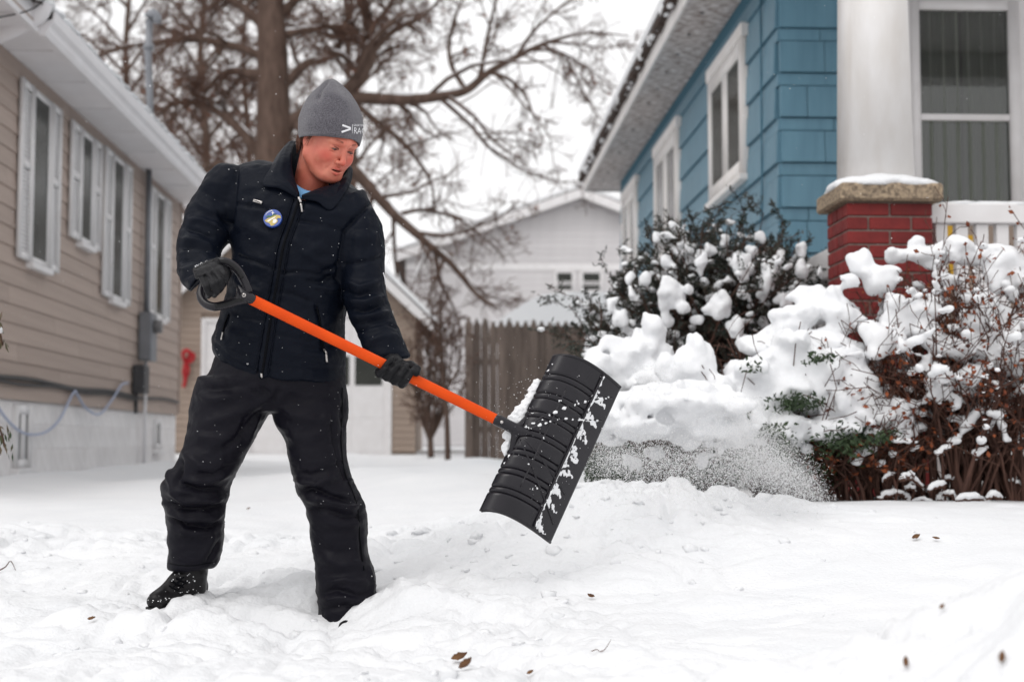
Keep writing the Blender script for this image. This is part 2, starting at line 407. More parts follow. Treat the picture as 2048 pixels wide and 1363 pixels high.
def lap_smooth(V, me_edges, it=3, lam=.5):
    V = V.copy(); e = me_edges; n = len(V)
    deg = np.bincount(e.ravel(), minlength=n).astype(float)[:, None]+1e-9
    for _ in range(it):
        s = np.zeros_like(V)
        for a in range(3):
            s[:, a] = np.bincount(e[:, 0], V[e[:, 1], a], n)+np.bincount(e[:, 1], V[e[:, 0], a], n)
        V = V+(s/deg-V)*lam
    return V
def edges_of(F):
    F = np.asarray(F); k = F.shape[1]
    e = np.concatenate([np.stack([F[:, i], F[:, (i+1) % k]], 1) for i in range(k)])
    e.sort(axis=1)
    return np.unique(e, axis=0)
def vnormals(V, F):
    F = np.asarray(F)
    n = np.cross(V[F[:, 2]]-V[F[:, 0]], V[F[:, 3 if F.shape[1] == 4 else 1]]-V[F[:, 1 if F.shape[1] == 4 else 0]])
    if F.shape[1] == 3: n = np.cross(V[F[:, 1]]-V[F[:, 0]], V[F[:, 2]]-V[F[:, 0]])
    N = np.zeros_like(V)
    for a in range(3):
        for k in range(F.shape[1]): N[:, a] += np.bincount(F[:, k], n[:, a], len(V))
    return N/(np.linalg.norm(N, axis=1, keepdims=True)+1e-12)
# ---------------------------------------------------------------- the snow-covered ground, one sheet
CTRL = np.array([
 (-3.4, 8, .22), (-3.4, 11, .25), (-3.4, 14.5, .25), (-3.4, 18, .25), (-3, 25, .33), (0.3, 25, .33), (-1.5, 12, .2), (-.6, 18, .25),
 (-1.5, 8, .2), (-2.4, 6.4, .2), (-1.3, 6.3, .18), (-.4, 6.3, .17), (-1.5, 5, .07), (-2.2, 5, .08), (-1.6, 4.2, .03), (-.85, 4.4, .045), (-.33, 4.42, .015),
 (-.5, 3.6, .0), (-1.5, 3.2, .03), (0, 3.2, .02), (0, 2.2, .04), (-1, 2.2, .05), (.28, 4.5, .16), (.62, 5.15, .355), (1.08, 5.2, .325), (1.4, 5.3, .305),
 (2, 5.3, .285), (2.6, 5.3, .27), (.9, 4.3, .12), (1.6, 4.3, .16), (.9, 3.6, .05), (1.5, 3.5, .08), (1.1, 6, .30), (1.5, 6.5, .28), (2.2, 7, .27),
 (1.2, 8, .28), (.3, 7.5, .29), (.2, 12, .27), (.5, 18, .28), (2.4, 14, .3), (.05, 5.6, .24), (2.5, 1, .1), (-2.5, 1, .1), (0, 0, .05), (4, 6, .3), (-6, 6, .25), (5, 20, .3), (-7, 20, .3), (0, 32, .35)], float)
def _tps(r): return np.where(r > 1e-9, r*r*np.log(r+1e-12), 0)
_n = len(CTRL); _K = _tps(np.linalg.norm(CTRL[:, None, :2]-CTRL[None, :, :2], axis=2))+np.eye(_n)*.02
_Pm = np.hstack([np.ones((_n, 1)), CTRL[:, :2]])
_A = np.block([[_K, _Pm], [_Pm.T, np.zeros((3, 3))]])
_W = np.linalg.solve(_A, np.concatenate([CTRL[:, 2], np.zeros(3)]))
def sstep(a, b, x):
    t = np.clip((x-a)/(b-a), 0, 1); return t*t*(3-2*t)
def ground_z(x, y):
    x = np.asarray(x, float); y = np.asarray(y, float)
    sh = x.shape; q = np.stack([x.ravel(), y.ravel()], 1)
    z = _Pm[:1, 0]*0+_W[_n]+q[:, 0]*_W[_n+1]+q[:, 1]*_W[_n+2]
    for i in range(_n): z = z+_W[i]*_tps(np.hypot(q[:, 0]-CTRL[i, 0], q[:, 1]-CTRL[i, 1]))
    X, Y = q[:, 0], q[:, 1]
    far = sstep(6, 14, np.maximum(np.abs(X)-1, (np.abs(Y-13)-9)))
    z = z*(1-far)+.34*far
    near = 1-sstep(7, 11, Y)
    # the bank in the near right corner and the hollow beside it
    z += .36*np.exp(-(((X-1.18)/.36)**2+((Y-2.35)/.48)**2))
    z -= .035*np.exp(-(((X-.78)/.35)**2+((Y-3.05)/.22)**2))
    z += .05*np.exp(-(((X-.55)/.6)**2+((Y-2.62)/.16)**2))
    # shovelled trough between the boots, a ledge along its back edge, snow heaped round the right leg
    z -= .05*np.exp(-(((X+.60)/.20)**2+((Y-4.22)/.13)**2))
    z += .045*np.exp(-(((X+.62)/.30)**2+((Y-4.02)/.09)**2))
    z += .06*np.exp(-(((X+.12)/.16)**2+((Y-4.30)/.22)**2))
    z += .02*np.exp(-(((X+.84)/.10)**2+((Y-4.05)/.08)**2))
    z += .055*np.exp(-((X+.60)/.21)**4)*sstep(4.25, 4.31, Y+.03*vnoise(X*12, Y*3))*(1-sstep(4.45, 4.9, Y))
    for cx_, cy_, cr_, ch_ in ((.82, 5.08, .10, .05), (.66, 5.0, .12, .04), (1.0, 5.15, .09, .045), (.50, 5.05, .10, .04), (1.25, 5.22, .10, .03), (.9, 5.0, .06, .035), (-1.06, 4.12, .08, .04), (-1.28, 4.3, .10, .045)):
        z += ch_*np.exp(-(((X-cx_)/cr_)**2+((Y-cy_)/(cr_*.7))**2)**1.6)
    # loose lumps where the snow has been dug and thrown
    dug = (1-sstep(5.9, 6.6, Y+.15*vnoise(X*1.5, Y*1.5)))*sstep(1.6, 2.6, Y)*(1-sstep(.55, 1.25, X+.25*vnoise(X+9, Y*2)))
    pile = np.exp(-(((X-.75)/.85)**2+((Y-5.0)/.55)**2))
    rough = np.clip(dug*.85+pile*.8, 0, 1)
    rough = rough*np.clip(.68+.62*vnoise(X*1.4, Y*1.7, 9), .42, 1)
    w = vnoise(X*3, Y*3)*.08
    b1 = 1-np.abs(vnoise(X*4.6+w*9, Y*4.6, 2.0)); b2 = 1-np.abs(vnoise(X*10+w*12, Y*10, 7.0)); b3 = 1-np.abs(vnoise(X*23+w*20, Y*23, 4.0)); b4 = vnoise(X*46, Y*46, 11.0)
    z += rough*(-.050*b1**3 - .034*b2**3 - .018*b3**2 + .006*b4 + .034*vnoise(X*2.6, Y*2.6, 5) + .046)
    z += near*(.014*fbm(X*1.4, Y*1.4, 3, 3)+.003*vnoise(X*9, Y*9, 8)) + (1-near)*.045*fbm(X*.6, Y*.6, 1, 3)
    z += .09*np.exp(-(((X-.25)/.6)**2+((Y-15)/2.0)**2))+.10*np.exp(-(((X+3.1)/.5)**2+((Y-13)/4)**2))+.10*np.exp(-(((X+.2)/1.0)**2+((Y-10)/1.6)**2))+.03*sstep(6.2, 8, Y)*vnoise(X*1.1, Y*.8, 6)
    z += (1-rough)*near*.012*np.maximum(0, vnoise(X*5, Y*7, 4))**2
    return z.reshape(sh)

def axis_pts(lo, hi, step, out_lo, out_hi, grow=1.09):
    a = list(np.arange(lo, hi, step)); s = step
    while a[-1] < out_hi: s *= grow; a.append(a[-1]+s)
    s = step; b = [lo]
    while b[-1] > out_lo: s *= grow; b.append(b[-1]-s)
    return np.array(b[1:][::-1]+a)
xs = axis_pts(-2.2, 2.1, .0155, -900, 900); ys = axis_pts(2.3, 6.3, .0155, -60, 1500)
GX, GY = np.meshgrid(xs, ys, indexing='ij'); GZ = ground_z(GX, GY)
_i = np.arange(len(xs)*len(ys)).reshape(len(xs), len(ys))
ground = link('ground', mesh_np('ground', np.stack([GX, GY, GZ], -1).reshape(-1, 3),
    np.stack([_i[:-1, :-1], _i[1:, :-1], _i[1:, 1:], _i[:-1, 1:]], -1).reshape(-1, 4), True), 'snow')
tag(ground, 'deep white snow over the drive and yards, dug and lumpy in front', None, None, 'structure')

def gz(x, y):
    i = min(max(np.searchsorted(xs, x)-1, 0), len(xs)-2); j = min(max(np.searchsorted(ys, y)-1, 0), len(ys)-2)
    f, g = (x-xs[i])/(xs[i+1]-xs[i]), (y-ys[j])/(ys[j+1]-ys[j])
    return float(GZ[i, j]*(1-f)*(1-g)+GZ[i+1, j]*f*(1-g)+GZ[i, j+1]*(1-f)*g+GZ[i+1, j+1]*f*g)
# broken clods of snow thrown from the shovel: nobody could count them
cl = []
r2 = np.random.default_rng(12)
for k in range(230):
    if k < 130: X, Y = r2.uniform(-1.9, .35), r2.uniform(3.0, 6.2)
    else: X, Y = r2.normal(.65, .4), r2.normal(4.95, .35)
    s = r2.uniform(.005, .015)*(1.7 if r2.random() < .12 else 1)
    cl.append((X, Y, gz(X, Y)-s*.1, s*r2.uniform(.8, 1.5), s*r2.uniform(.8, 1.4), s*r2.uniform(.6, 1.0)))
def ico_lumps(items, seed=1, amp=.22):
    bm = bmesh.new(); bmesh.ops.create_icosphere(bm, subdivisions=2, radius=1)
    v0 = np.array([v.co for v in bm.verts]); f0 = np.array([[v.index for v in f.verts] for f in bm.faces]); bm.free()
    Vs, Fs = [], []; n = len(v0)
    for i, (x, y, z, a, b, c) in enumerate(items):
        d = 1+amp*fbm(v0[:, 0]*1.6+i*3.1, v0[:, 1]*1.6+seed, v0[:, 2]*1.6, 2)
        Vs.append(v0*d[:, None]*np.array([a, b, c])+np.array([x, y, z])); Fs.append(f0+i*n)
    return np.concatenate(Vs), np.concatenate(Fs)
V, F = ico_lumps(cl, 1, .5)
tag(link('snow_clods', mesh_np('snow_clods', V, F, True), 'snow'), 'broken white snow clods scattered over the dug drive', 'snow', None, 'stuff')
# ---------------------------------------------------------------- buildings
class Wall:
    """a vertical wall plane: axis 'x' or 'y' it faces along, sign of the outward side, plane coordinate"""
    def __init__(s, axis, sign, plane): s.axis, s.sign, s.plane = axis, sign, plane
    def box(s, a0, a1, z0, z1, d0, d1):
        p0, p1 = s.plane+s.sign*d0, s.plane+s.sign*d1
        if s.axis == 'x': return np.array([min(p0, p1), a0, z0]), np.array([max(p0, p1), a1, z1])
        return np.array([a0, min(p0, p1), z0]), np.array([a1, max(p0, p1), z1])
    def piece(s, name, m, a0, a1, z0, z1, d0, d1, parent, bevel=.003, rot=None):
        return piece(name, m, *s.box(a0, a1, z0, z1, d0, d1), parent, bevel, rot)
    def lap(s, ang):
        return (0, s.sign*ang, 0) if s.axis == 'x' else (-s.sign*ang, 0, 0)

def joined(name, m, B, parent):
    V, F = boxes_np(B); c = (V.min(0)+V.max(0))/2
    o = link(name, mesh_np(name, V-c, F), m, parent, Vector(c)); note_parent(o, tuple(c))
    return o

def window(w, parent, a0, a1, z0, z1, glass='glass_dark', frame='white_paint', fw=.06, proud=.055, rail=True, sill=True, mull=0, drip=False):
    B = [w.box(a0, a0+fw, z0, z1, -.03, proud), w.box(a1-fw, a1, z0, z1, -.03, proud),
         w.box(a0+fw, a1-fw, z1-fw, z1, -.03, proud-.002), w.box(a0+fw, a1-fw, z0, z0+fw, -.03, proud-.002)]
    for k in range(mull):
        c = a0+(a1-a0)*(k+1)/(mull+1); B.append(w.box(c-fw*.8, c+fw*.8, z0+fw, z1-fw, -.03, proud-.004))
    f = joined('window', frame, B, parent)
    n = mull+1; ws = (a1-a0)/n
    for k in range(n):
        b0 = a0+k*ws+fw*(.8 if k else 1); b1 = a0+(k+1)*ws-fw*(.8 if k < n-1 else 1)
        zm = (z0+z1)/2
        if rail:
            w.piece('pane', glass, b0, b1, zm, z1-fw, .018, .026, f, 0)
            w.piece('pane', glass, b0, b1, z0+fw, zm, .008, .016, f, 0)
            w.piece('meeting_rail', frame, b0, b1, zm-.022, zm+.022, .004, .04, f, .004)
        else: w.piece('pane', glass, b0, b1, z0+fw, z1-fw, proud-.018, proud-.012, f, 0)
    if sill: w.piece('sill', frame, a0-.03, a1+.03, z0-.05, z0, -.02, proud+.035, f, .006)
    if drip: w.piece('head_trim', frame, a0-.04, a1+.04, z1, z1+.11, -.02, proud+.01, f, .006)
    return f

def shutter(w, parent, a0, a1, z0, z1):
    fw = .055; zm = (z0+z1)/2+.05
    B = [w.box(a0, a0+fw, z0, z1, .02, .05), w.box(a1-fw, a1, z0, z1, .02, .05)]
    for zz in (z0, zm-fw/2, z1-fw): B.append(w.box(a0+fw, a1-fw, zz, zz+fw, .02, .048))
    s = joined('shutter', 'white_paint', B, parent)
    for q0, q1 in ((z0+fw, zm-fw/2), (zm+fw/2, z1-fw)):
        L = [w.box(a0+fw, a1-fw, q0, q1, .02, .026)]
        z = q0+.01
        while z < q1-.02: L.append(w.box(a0+fw, a1-fw, z, z+.016, .02, .038)); z += .033
        joined('louvre_panel', 'white_paint', L, s)

# ---- tan house on the left
LX = -3.40
tan = thing('tan_house', 'tan lap-sided house with white shutters and white gutter, on the left', 'house', (-7.5, 13, .25))
wl_ = Wall('x', 1, LX)
Y0, Y1, ZB, ZT = 8.0, 17.97, .88, 3.54
wl_.piece('wall_core', 'tan_siding', Y0-.0, Y1-.01, .0, ZT, -.35, -.02, tan, 0)
ch = (ZT-ZB)/18
rs = random.Random(5)
for k in range(18):
    y = Y0-rs.uniform(0, 2.4)
    while y < Y1:
        y2 = y+rs.choice([2.44, 3.05, 3.66])
        a, b = max(y, Y0), min(y2, Y1)
        if b-a > .05: wl_.piece('siding_board', 'tan_siding', a+.002, b-.002, ZB+k*ch-.012, ZB+(k+1)*ch-.002, -.012, .010, tan, .002, wl_.lap(-.085))
        y = y2
wl_.piece('corner_board', 'tan_siding', Y1-.005, Y1+.03, ZB, ZT, -.05, .03, tan)
# front gable end, only its edge can be seen
wf = Wall('y', 1, Y1+.02)
wf.piece('back_wall', 'tan_siding', -8.6, LX-.03, 0, ZT, -.3, -.0, tan, 0)
# painted block foundation
for r in range(4):
    z0 = .88-.2*(r+1)+.0
    y = Y0-(.2 if r % 2 else 0)
    while y < Y1:
        a, b = max(y, Y0), min(y+.40, Y1)
        if b-a > .05: wl_.piece('foundation_block', 'block_paint', a+.003, b-.003, z0+.003, z0+.197-(.012 if r == 0 else 0), -.06, -.012, tan, .005)
        y += .40
wl_.piece('mortar_bed', 'block_paint', Y0, Y1-.01, .0, .868, -.07, -.017, tan, 0)
# windows and shutters
for (y0, y1, z0, z1, s0, s1) in ((11.50, 12.02, 1.98, 3.40, .33, .30), (13.02, 13.46, 2.36, 3.40, .36, .30), (14.25, 14.75, 1.96, 3.42, .36, .32), (16.35, 16.85, 1.96, 3.42, .34, .34)):
    window(wl_, tan, y0, y1, z0, z1, 'glass_dark', fw=.05, proud=.042, rail=False)
    shutter(wl_, tan, y0-s0, y0-.01, z0-.0, z1); shutter(wl_, tan, y1+.01, y1+s1, z0-.0, z1)
bw = window(wl_, tan, 11.30, 11.72, .33, .83, 'glass_grey', fw=.07, proud=.02, rail=False, mull=1)
window(wl_, tan, 16.6, 16.95, .45, .80, 'glass_grey', fw=.06, proud=.02, rail=False)
# soffit, fascia, gutter
y = 9.0
while y < Y1+.35:
    y2 = min(y+.96, Y1+.38)
    piece('soffit_panel', 'soffit_white', (LX-.02, y+.016, ZT), (-3.005, y2-.016, ZT+.02), tan, .006); y = y2
piece('soffit_backing', 'tan_siding', (LX-.3, 8.9, ZT+.022), (-3.0, Y1+.38, ZT+.04), tan, 0)
gut = [(-3.0, 3.50), (-2.955, 3.50), (-2.935, 3.535), (-2.93, 3.57), (-2.895, 3.60), (-2.885, 3.65), (-2.885, 3.675), (-2.90, 3.675), (-2.91, 3.62), (-2.985, 3.60), (-2.985, 3.70), (-3.0, 3.70)]
prism('gutter', gut, 'y', 10.35, Y1+.40, 'soffit_white', tan)
piece('fascia', 'soffit_white', (-3.035, 8.9, 3.515), (-3.002, Y1+.39, 3.70), tan)
# the roof and the snow on it
rp = [(-2.93, 3.70), (-2.93, 3.675), (-8.0, 5.55), (-13.0, 3.675), (-13.0, 3.70), (-8.0, 5.62)]
prism('roof', rp, 'y', 8.7, Y1+.45, 'roof_shingle', tan)
sn = []
for x, z in ((-2.90, 3.715), (-3.1, 3.80), (-4.2, 4.22), (-6, 4.9), (-8.0, 5.72), (-10, 4.9), (-13, 3.8)): sn.append((x, z))
rpts = [(-13.0, 3.72), (-8, 5.63), (-2.91, 3.705)]
prism('roof_snow', sn+[(-13.0, 3.715), (-8, 5.635), (-2.93, 3.706)], 'y', 8.72, Y1+.44, 'snow', tan)
# lumpy snow lip along the gutter
lip = []
yy = 8.9
while yy < Y1+.4:
    lip.append((-2.925+rs.uniform(-.02, .02), yy, 3.705+rs.uniform(-.01, .012), rs.uniform(.03, .05), rs.uniform(.06, .13), rs.uniform(.012, .03))); yy += rs.uniform(.05, .12)
V, F = ico_lumps(lip, 4)
tag(link('gutter_snow', mesh_np('gutter_snow', V, F, True), 'snow', tan), kind='stuff')
# the gutter's outlet elbow bending back to the wall, at the near end
e = [P(92, -40, 10.25), P(86, 8, 10.25), P(74, 30, 10.25), P(48, 44, 10.3), P(10, 62, 10.35), P(-60, 92, 10.45)]
tube_obj('downspout', resample(e, 20), .072, 'soffit_white', tan, 10)
# near porch eave above the elbow
piece('porch_soffit', 'soffit_white', (-4.6, 8.9, 3.72), (-3.36, 10.15, 3.78), tan)
w_ = [P(-40, 45, 9.9), P(0, 35, 9.9), P(40, 27, 9.9), P(72, 14, 9.9), P(100, -14, 9.9), P(120, -60, 9.9)]
tag(tube_obj('overhead_wire', resample(w_, 20), .006, 'black_cable'), 'black wire hanging under the tan house eave beside the downspout', 'wire')

# electric service on its wall: mast, conduit, meter box
YE = 15.75
el = thing('electric_service', 'grey electric conduit mast with meter box on the tan house wall', 'meter', (LX+.08, YE, 1.1))
tube_obj('conduit', [(LX+.07, YE, 1.95), (LX+.07, YE, 3.54)], .033, 'grey_metal', el, 10)
mx, mz = -2.88, 3.5
pm = P(300, 200, 14.2)
tube_obj('mast', [(pm[0], 14.2, 3.6), (pm[0], 14.2, pm[2]+.0), P(296, 110, 14.2), P(299, 48, 14.2)], .035, 'grey_metal', el, 10)
tube_obj('weatherhead', resample([P(299, 55, 14.2), P(298, 36, 14.2), P(304, 28, 14.2), P(313, 33, 14.2), P(314, 46, 14.2)], 12), [.035]*3+[.05]*6+[.045]*3, 'grey_metal', el, 10)
tube_obj('clamp', [P(297, 100, 14.2), P(297, 88, 14.2)], .052, 'grey_metal', el, 10)
piece('meter_box', 'grey_metal', (LX+.02, YE-.16, 1.42), (LX+.16, YE+.16, 1.95), el, .012)
tube_obj('meter_glass', [(LX+.15, YE, 1.80), (LX+.24, YE, 1.80)], .075, 'glass_grey', el, 14)
piece('junction_box', 'dark_metal', (LX+.02, YE-.42, 1.05), (LX+.15, YE-.16, 1.36), el, .012)
tube_obj('drop_pipe', [(LX+.05, YE+.1, 1.42), (LX+.05, YE+.1, .30)], .02, 'soffit_white', el, 8)
tube_obj('ground_wire', [(LX+.03, YE-.25, 1.05), (LX+.03, YE-.25, .84)], .02, 'dark_metal', el, 8)
# cables along the wall
pts = [(LX+.03, y, 1.03+.012*math.sin(y*2.3)) for y in np.linspace(8.2, 17.9, 40)]
bc = thing('black_cable', 'thick black cable run along the foot of the tan siding', 'cable', (LX+.03, 13, 1.03))
tube_obj('cable', pts, .018, 'black_cable', bc, 8)
tube_obj('cable', [(LX+.03, y, 1.00+.01*math.sin(y*3.1+1)) for y in np.linspace(8.2, 15.5, 34)], .013, 'black_cable', bc, 8)
cab = [P(-30, 770, 10.6), P(0, 815, 10.75), P(40, 862, 11.3), P(85, 866, 11.9), P(120, 840, 12.4), P(150, 785, 12.85), P(165, 790, 13.0), P(185, 815, 13.3), P(215, 828, 13.8), P(245, 800, 14.3), P(262, 770, 14.7), P(272, 765, 15.0)]
cab = [(LX+.05, p[1], p[2]) for p in cab]
tag(tube_obj('blue_cable', resample(cab, 60), .011, 'blue_cable'), 'pale blue cable drooping in loops along the white foundation', 'cable')

# ---- tan garage at the end of the drive
GY0 = 25.0
gar = thing('garage', 'tan gabled garage with a white door at the end of the drive', 'garage', (-2.3, 27, .3))
gx0, gx1 = P(322, 900, GY0)[0], P(831, 900, GY0)[0]
gpk = P(578, 376, GY0); zE = P(831, 620, GY0)[2]
wg = Wall('y', -1, GY0)
dx0, dx1 = P(490, 900, GY0)[0], P(783, 900, GY0)[0]; dz1 = P(600, 622, GY0)[2]
sx0, sx1 = P(400, 900, GY0)[0], P(452, 900, GY0)[0]; sz1 = P(420, 636, GY0)[2]
cx = gpk[0]
prism('wall_core', [(gx0, 0), (gx1, 0), (gx1, zE), (cx, gpk[2]-.05), (gx0, zE)], 'y', GY0+.02, GY0+6, 'garage_siding', gar)
k = 0; z = .36
while z < gpk[2]-.1:
    z2 = z+.115
    half = (gx1-gx0)/2 if z2 < zE else (gx1-gx0)/2*(1-(z2-zE)/(gpk[2]-zE))
    a, b = cx+gx0-(gx0+gx1)/2 - (half-(gx1-gx0)/2), cx+half
    a, b = ((gx0+gx1)/2-half, (gx0+gx1)/2+half) if z2 < zE else (cx-half, cx+half)
    cuts = [(a, b)]
    for (o0, o1, oz) in ((dx0, dx1, dz1), (sx0, sx1, sz1)):
        if z < oz:
            cuts = [c for (p, q) in cuts for c in ((p, min(q, o0)), (max(p, o1), q)) if c[1]-c[0] > .03]
    for p, q in cuts: wg.piece('siding_board', 'garage_siding', p, q, z, z2-.002, -.005, .02, gar, .002, wg.lap(-.1))
    z = z2
# garage door of panels with a row of windows
gd = wg.piece('garage_door', 'white_paint', dx0+.06, dx1-.06, .28, dz1-.06, -.03, .0, gar, .004)
for o in ((dx0, dx0+.09), (dx1-.09, dx1)): wg.piece('door_frame', 'white_paint', o[0], o[1], .28, dz1, -.02, .05, gd, .004)
wg.piece('door_frame', 'white_paint', dx0+.09, dx1-.09, dz1-.09, dz1, -.02, .048, gd, .004)
zs = np.linspace(.34, dz1-.12, 5); xsn = np.linspace(dx0+.12, dx1-.12, 5)
for i in range(4):
    for j in range(4):
        if i == 2:
            wg.piece('door_window', 'glass_dark', xsn[j]+.05, xsn[j+1]-.05, P(700, 770, GY0)[2], P(700, 712, GY0)[2], .001, .012, gd, .004)
        wg.piece('door_panel', 'white_paint', xsn[j]+.02, xsn[j+1]-.02, zs[i]+.015, zs[i+1]-.015, -.004, .008 if i != 2 else -.001, gd, .012)
sd = wg.piece('side_door', 'white_paint', sx0+.06, sx1-.06, .3, sz1-.06, -.03, .01, gar, .004)
for o in ((sx0, sx0+.07), (sx1-.07, sx1)): wg.piece('door_frame', 'white_paint', o[0], o[1], .28, sz1, -.02, .05, sd, .004)
wg.piece('door_frame', 'white_paint', sx0+.07, sx1-.07, sz1-.07, sz1, -.02, .048, sd, .004)
wg.piece('door_panel', 'white_paint', sx0+.14, sx1-.14, .5, 1.2, .004, .022, sd, .008)
wg.piece('door_panel', 'white_paint', sx0+.14, sx1-.14, 1.35, sz1-.2, .004, .022, sd, .008)
for sgn in (-1, 1):
    ex = gx1 if sgn > 0 else gx0
    sl = (zE-gpk[2])/(ex-cx); over = .38*sgn
    x2 = ex+over; z2 = zE+sl*over
    prism('roof', [(cx, gpk[2]+.02), (x2, z2+.02), (x2, z2+.10), (cx, gpk[2]+.10)], 'y', GY0-.3, GY0+6.3, 'roof_shingle', gar)
    prism('rake_board', [(cx, gpk[2]+.06), (x2+.005*sgn, z2+.06), (x2+.005*sgn, z2-.14), (cx, gpk[2]-.14)], 'y', GY0-.34, GY0-.302, 'white_paint', gar)
    prism('roof_snow', [(cx, gpk[2]+.103), (x2, z2+.103), (x2+.02*sgn, z2+.16), (cx+(x2-cx)*.5, (gpk[2]+z2)/2+.25), (cx, gpk[2]+.24)], 'y', GY0-.36, GY0+6.3, 'snow', gar)
    piece('eave_gutter', 'white_paint', (min(x2, x2+.1*sgn), GY0-.36, z2-.13), (max(x2, x2+.1*sgn), GY0+6.3, z2+.03), gar, .01)
# red bow on the garage wall
rb = thing('red_bow', 'red ribbon bow hanging on the tan garage wall beside the white door', 'bow', tuple(P(371, 735, GY0-.04)))
def ribbon(name, pts, wdt, parent):
    p = resample([P(u, v, GY0-.06-d) for u, v, d in pts], 14); tx = np.gradient(p, axis=0); tx /= np.linalg.norm(tx, axis=1, keepdims=True)
    sd_ = np.cross(tx, [0, 1, 0]); V = np.concatenate([p-sd_*wdt/2+[0, -.01, 0], p+sd_*wdt/2+[0, -.01, 0], p+sd_*wdt/2+[0, .01, 0], p-sd_*wdt/2+[0, .01, 0]])
    n = len(p); F = []
    for i in range(n-1):
        for a in range(4):
            b = (a+1) % 4; F.append((a*n+i, a*n+i+1, b*n+i+1, b*n+i))
    link(name, mesh_np(name, V, np.array(F), True), 'red_ribbon', parent)
ribbon('loop', [(371, 724, 0), (366, 708, .08), (373, 700, .1), (381, 708, .08), (374, 724, 0)], .07, rb)
ribbon('loop', [(372, 724, 0), (383, 722, .08), (388, 712, .1), (382, 706, .08), (373, 722, 0)], .06, rb)
ribbon('tail', [(372, 724, 0), (368, 742, .03), (371, 758, .01), (367, 774, .03)], .06, rb)
ribbon('tail', [(373, 724, 0), (377, 738, .03), (374, 752, .01)], .05, rb)

# ---- pale house far behind
HY = 46.0
far = thing('white_house', 'pale two-storey gabled house far behind the fence', 'house', (6, 50, .4))
hp = P(1160, 392, HY); hl = P(812, 512, HY); hr = P(1560, 545, HY)
wh = Wall('y', -1, HY)
prism('wall_core', [(hl[0], 0), (hr[0], 0), (hr[0], hr[2]), (hp[0], hp[2]), (hl[0], hl[2])], 'y', HY+.02, HY+9, 'white_siding', far)
z = .4
while z < hp[2]-.15:
    z2 = z+.2
    a = hl[0] if z2 < hl[2] else hl[0]+(hp[0]-hl[0])*(z2-hl[2])/(hp[2]-hl[2])
    b = hr[0] if z2 < hr[2] else hr[0]+(hp[0]-hr[0])*(z2-hr[2])/(hp[2]-hr[2])
    if b-a > .1: wh.piece('siding_board', 'white_siding', a, b, z, z2-.003, -.01, .012, far, .003, wh.lap(-.08))
    z = z2
wh.piece('band_board', 'white_paint', hl[0], hr[0], P(1160, 540, HY)[2], P(1160, 528, HY)[2], .0, .05, far)
for (u0, u1) in ((1108, 1150), (1160, 1206)):
    window(wh, far, P(u0, 600, HY)[0], P(u1, 600, HY)[0], P(u0, 588, HY)[2], P(u0, 540, HY)[2], 'glass_dark', fw=.10, proud=.07, rail=True)
for (q, sg) in ((hl, -1), (hr, 1)):
    sl = (q[2]-hp[2])/(q[0]-hp[0]); x2 = q[0]+.4*sg; z2 = q[2]+sl*.4*sg
    prism('roof', [(hp[0], hp[2]+.05), (x2, z2+.05), (x2, z2+.2), (hp[0], hp[2]+.2)], 'y', HY-.55, HY+9.4, 'roof_shingle', far)
    prism('rake_board', [(hp[0], hp[2]+.16), (x2, z2+.16), (x2, z2-.14), (hp[0], hp[2]-.14)], 'y', HY-.6, HY-.552, 'white_paint', far)
    prism('roof_snow', [(hp[0], hp[2]+.203), (x2, z2+.203), (x2, z2+.3), (hp[0], hp[2]+.32)], 'y', HY-.5, HY+9.4, 'snow', far)
piece('roof_vent', 'dark_metal', tuple(P(1150, 388, HY)-[0, .2, 0]), tuple(P(1172, 370, HY)+[0, .4, 0]), far, .02)

# ---- small shed behind the fence with a thick snow roof
SY = 24.0
shed = thing('shed', 'low shed behind the picket fence under a thick white snow roof', 'shed', (3, 26, .3))
s0, s1 = P(985, 660, SY), P(1500, 660, SY)
piece('shed_wall', 'fence_wood', (s0[0]+.2, SY+.2, .2), (s1[0], SY+3, s0[2]), shed)
prism('shed_roof', [(s0[0], s0[2]-.02), (s1[0]+.2, s0[2]-.02), (s1[0]+.2, s0[2]+.1), (s0[0], s0[2]+.05)], 'y', SY-.1, SY+3.2, 'roof_shingle', shed)
top = [(985, 652), (1000, 640), (1025, 622), (1055, 603), (1085, 590), (1130, 586), (1250, 584), (1400, 590), (1500, 640)]
pl = [tuple(P(u, v, SY)[[0, 2]]) for u, v in top]
prism('roof_snow', [(s0[0]-.02, s0[2]+.055)]+pl+[(s1[0]+.2, s0[2]+.11)], 'y', SY-.15, SY+3.2, 'snow', shed)

# ---- picket fence, weathered grey
FY = 18.0
fen = thing('picket_fence', 'weathered grey picket fence with pointed tops behind the shovel', 'fence', tuple(P(1060, 925, FY)))
u = 930.0; k = 0
fz0 = .22; rk = random.Random(9)
while u < 1300:
    a, b = P(u, 700, FY)[0], P(u+15.2, 700, FY)[0]; w2 = (b-a)
    zt = P(1000, 640+rk.uniform(-4, 4)-(6 if u < 945 else 0)+max(0, (u-1050)*.06), FY)[2]
    c = (a+b)/2; dd = rk.uniform(-.006, .006)
    o = prism('picket', [(a, fz0), (b, fz0), (b, zt-.10), (c+.012, zt), (c-.012, zt), (a, zt-.10)], 'y', FY-.01+dd, FY+.012+dd, 'fence_wood', fen)
    u += 16.2
for zz in (.65, 1.5): piece('fence_rail', 'fence_wood', (P(930, 700, FY)[0], FY+.02, zz), (P(1300, 700, FY)[0], FY+.06, zz+.09), fen)
for uu in (940, 1085, 1235): piece('fence_post', 'fence_wood', (P(uu, 700, FY)[0]-.05, FY+.062, .2), (P(uu, 700, FY)[0]+.05, FY+.16, 1.9), fen)
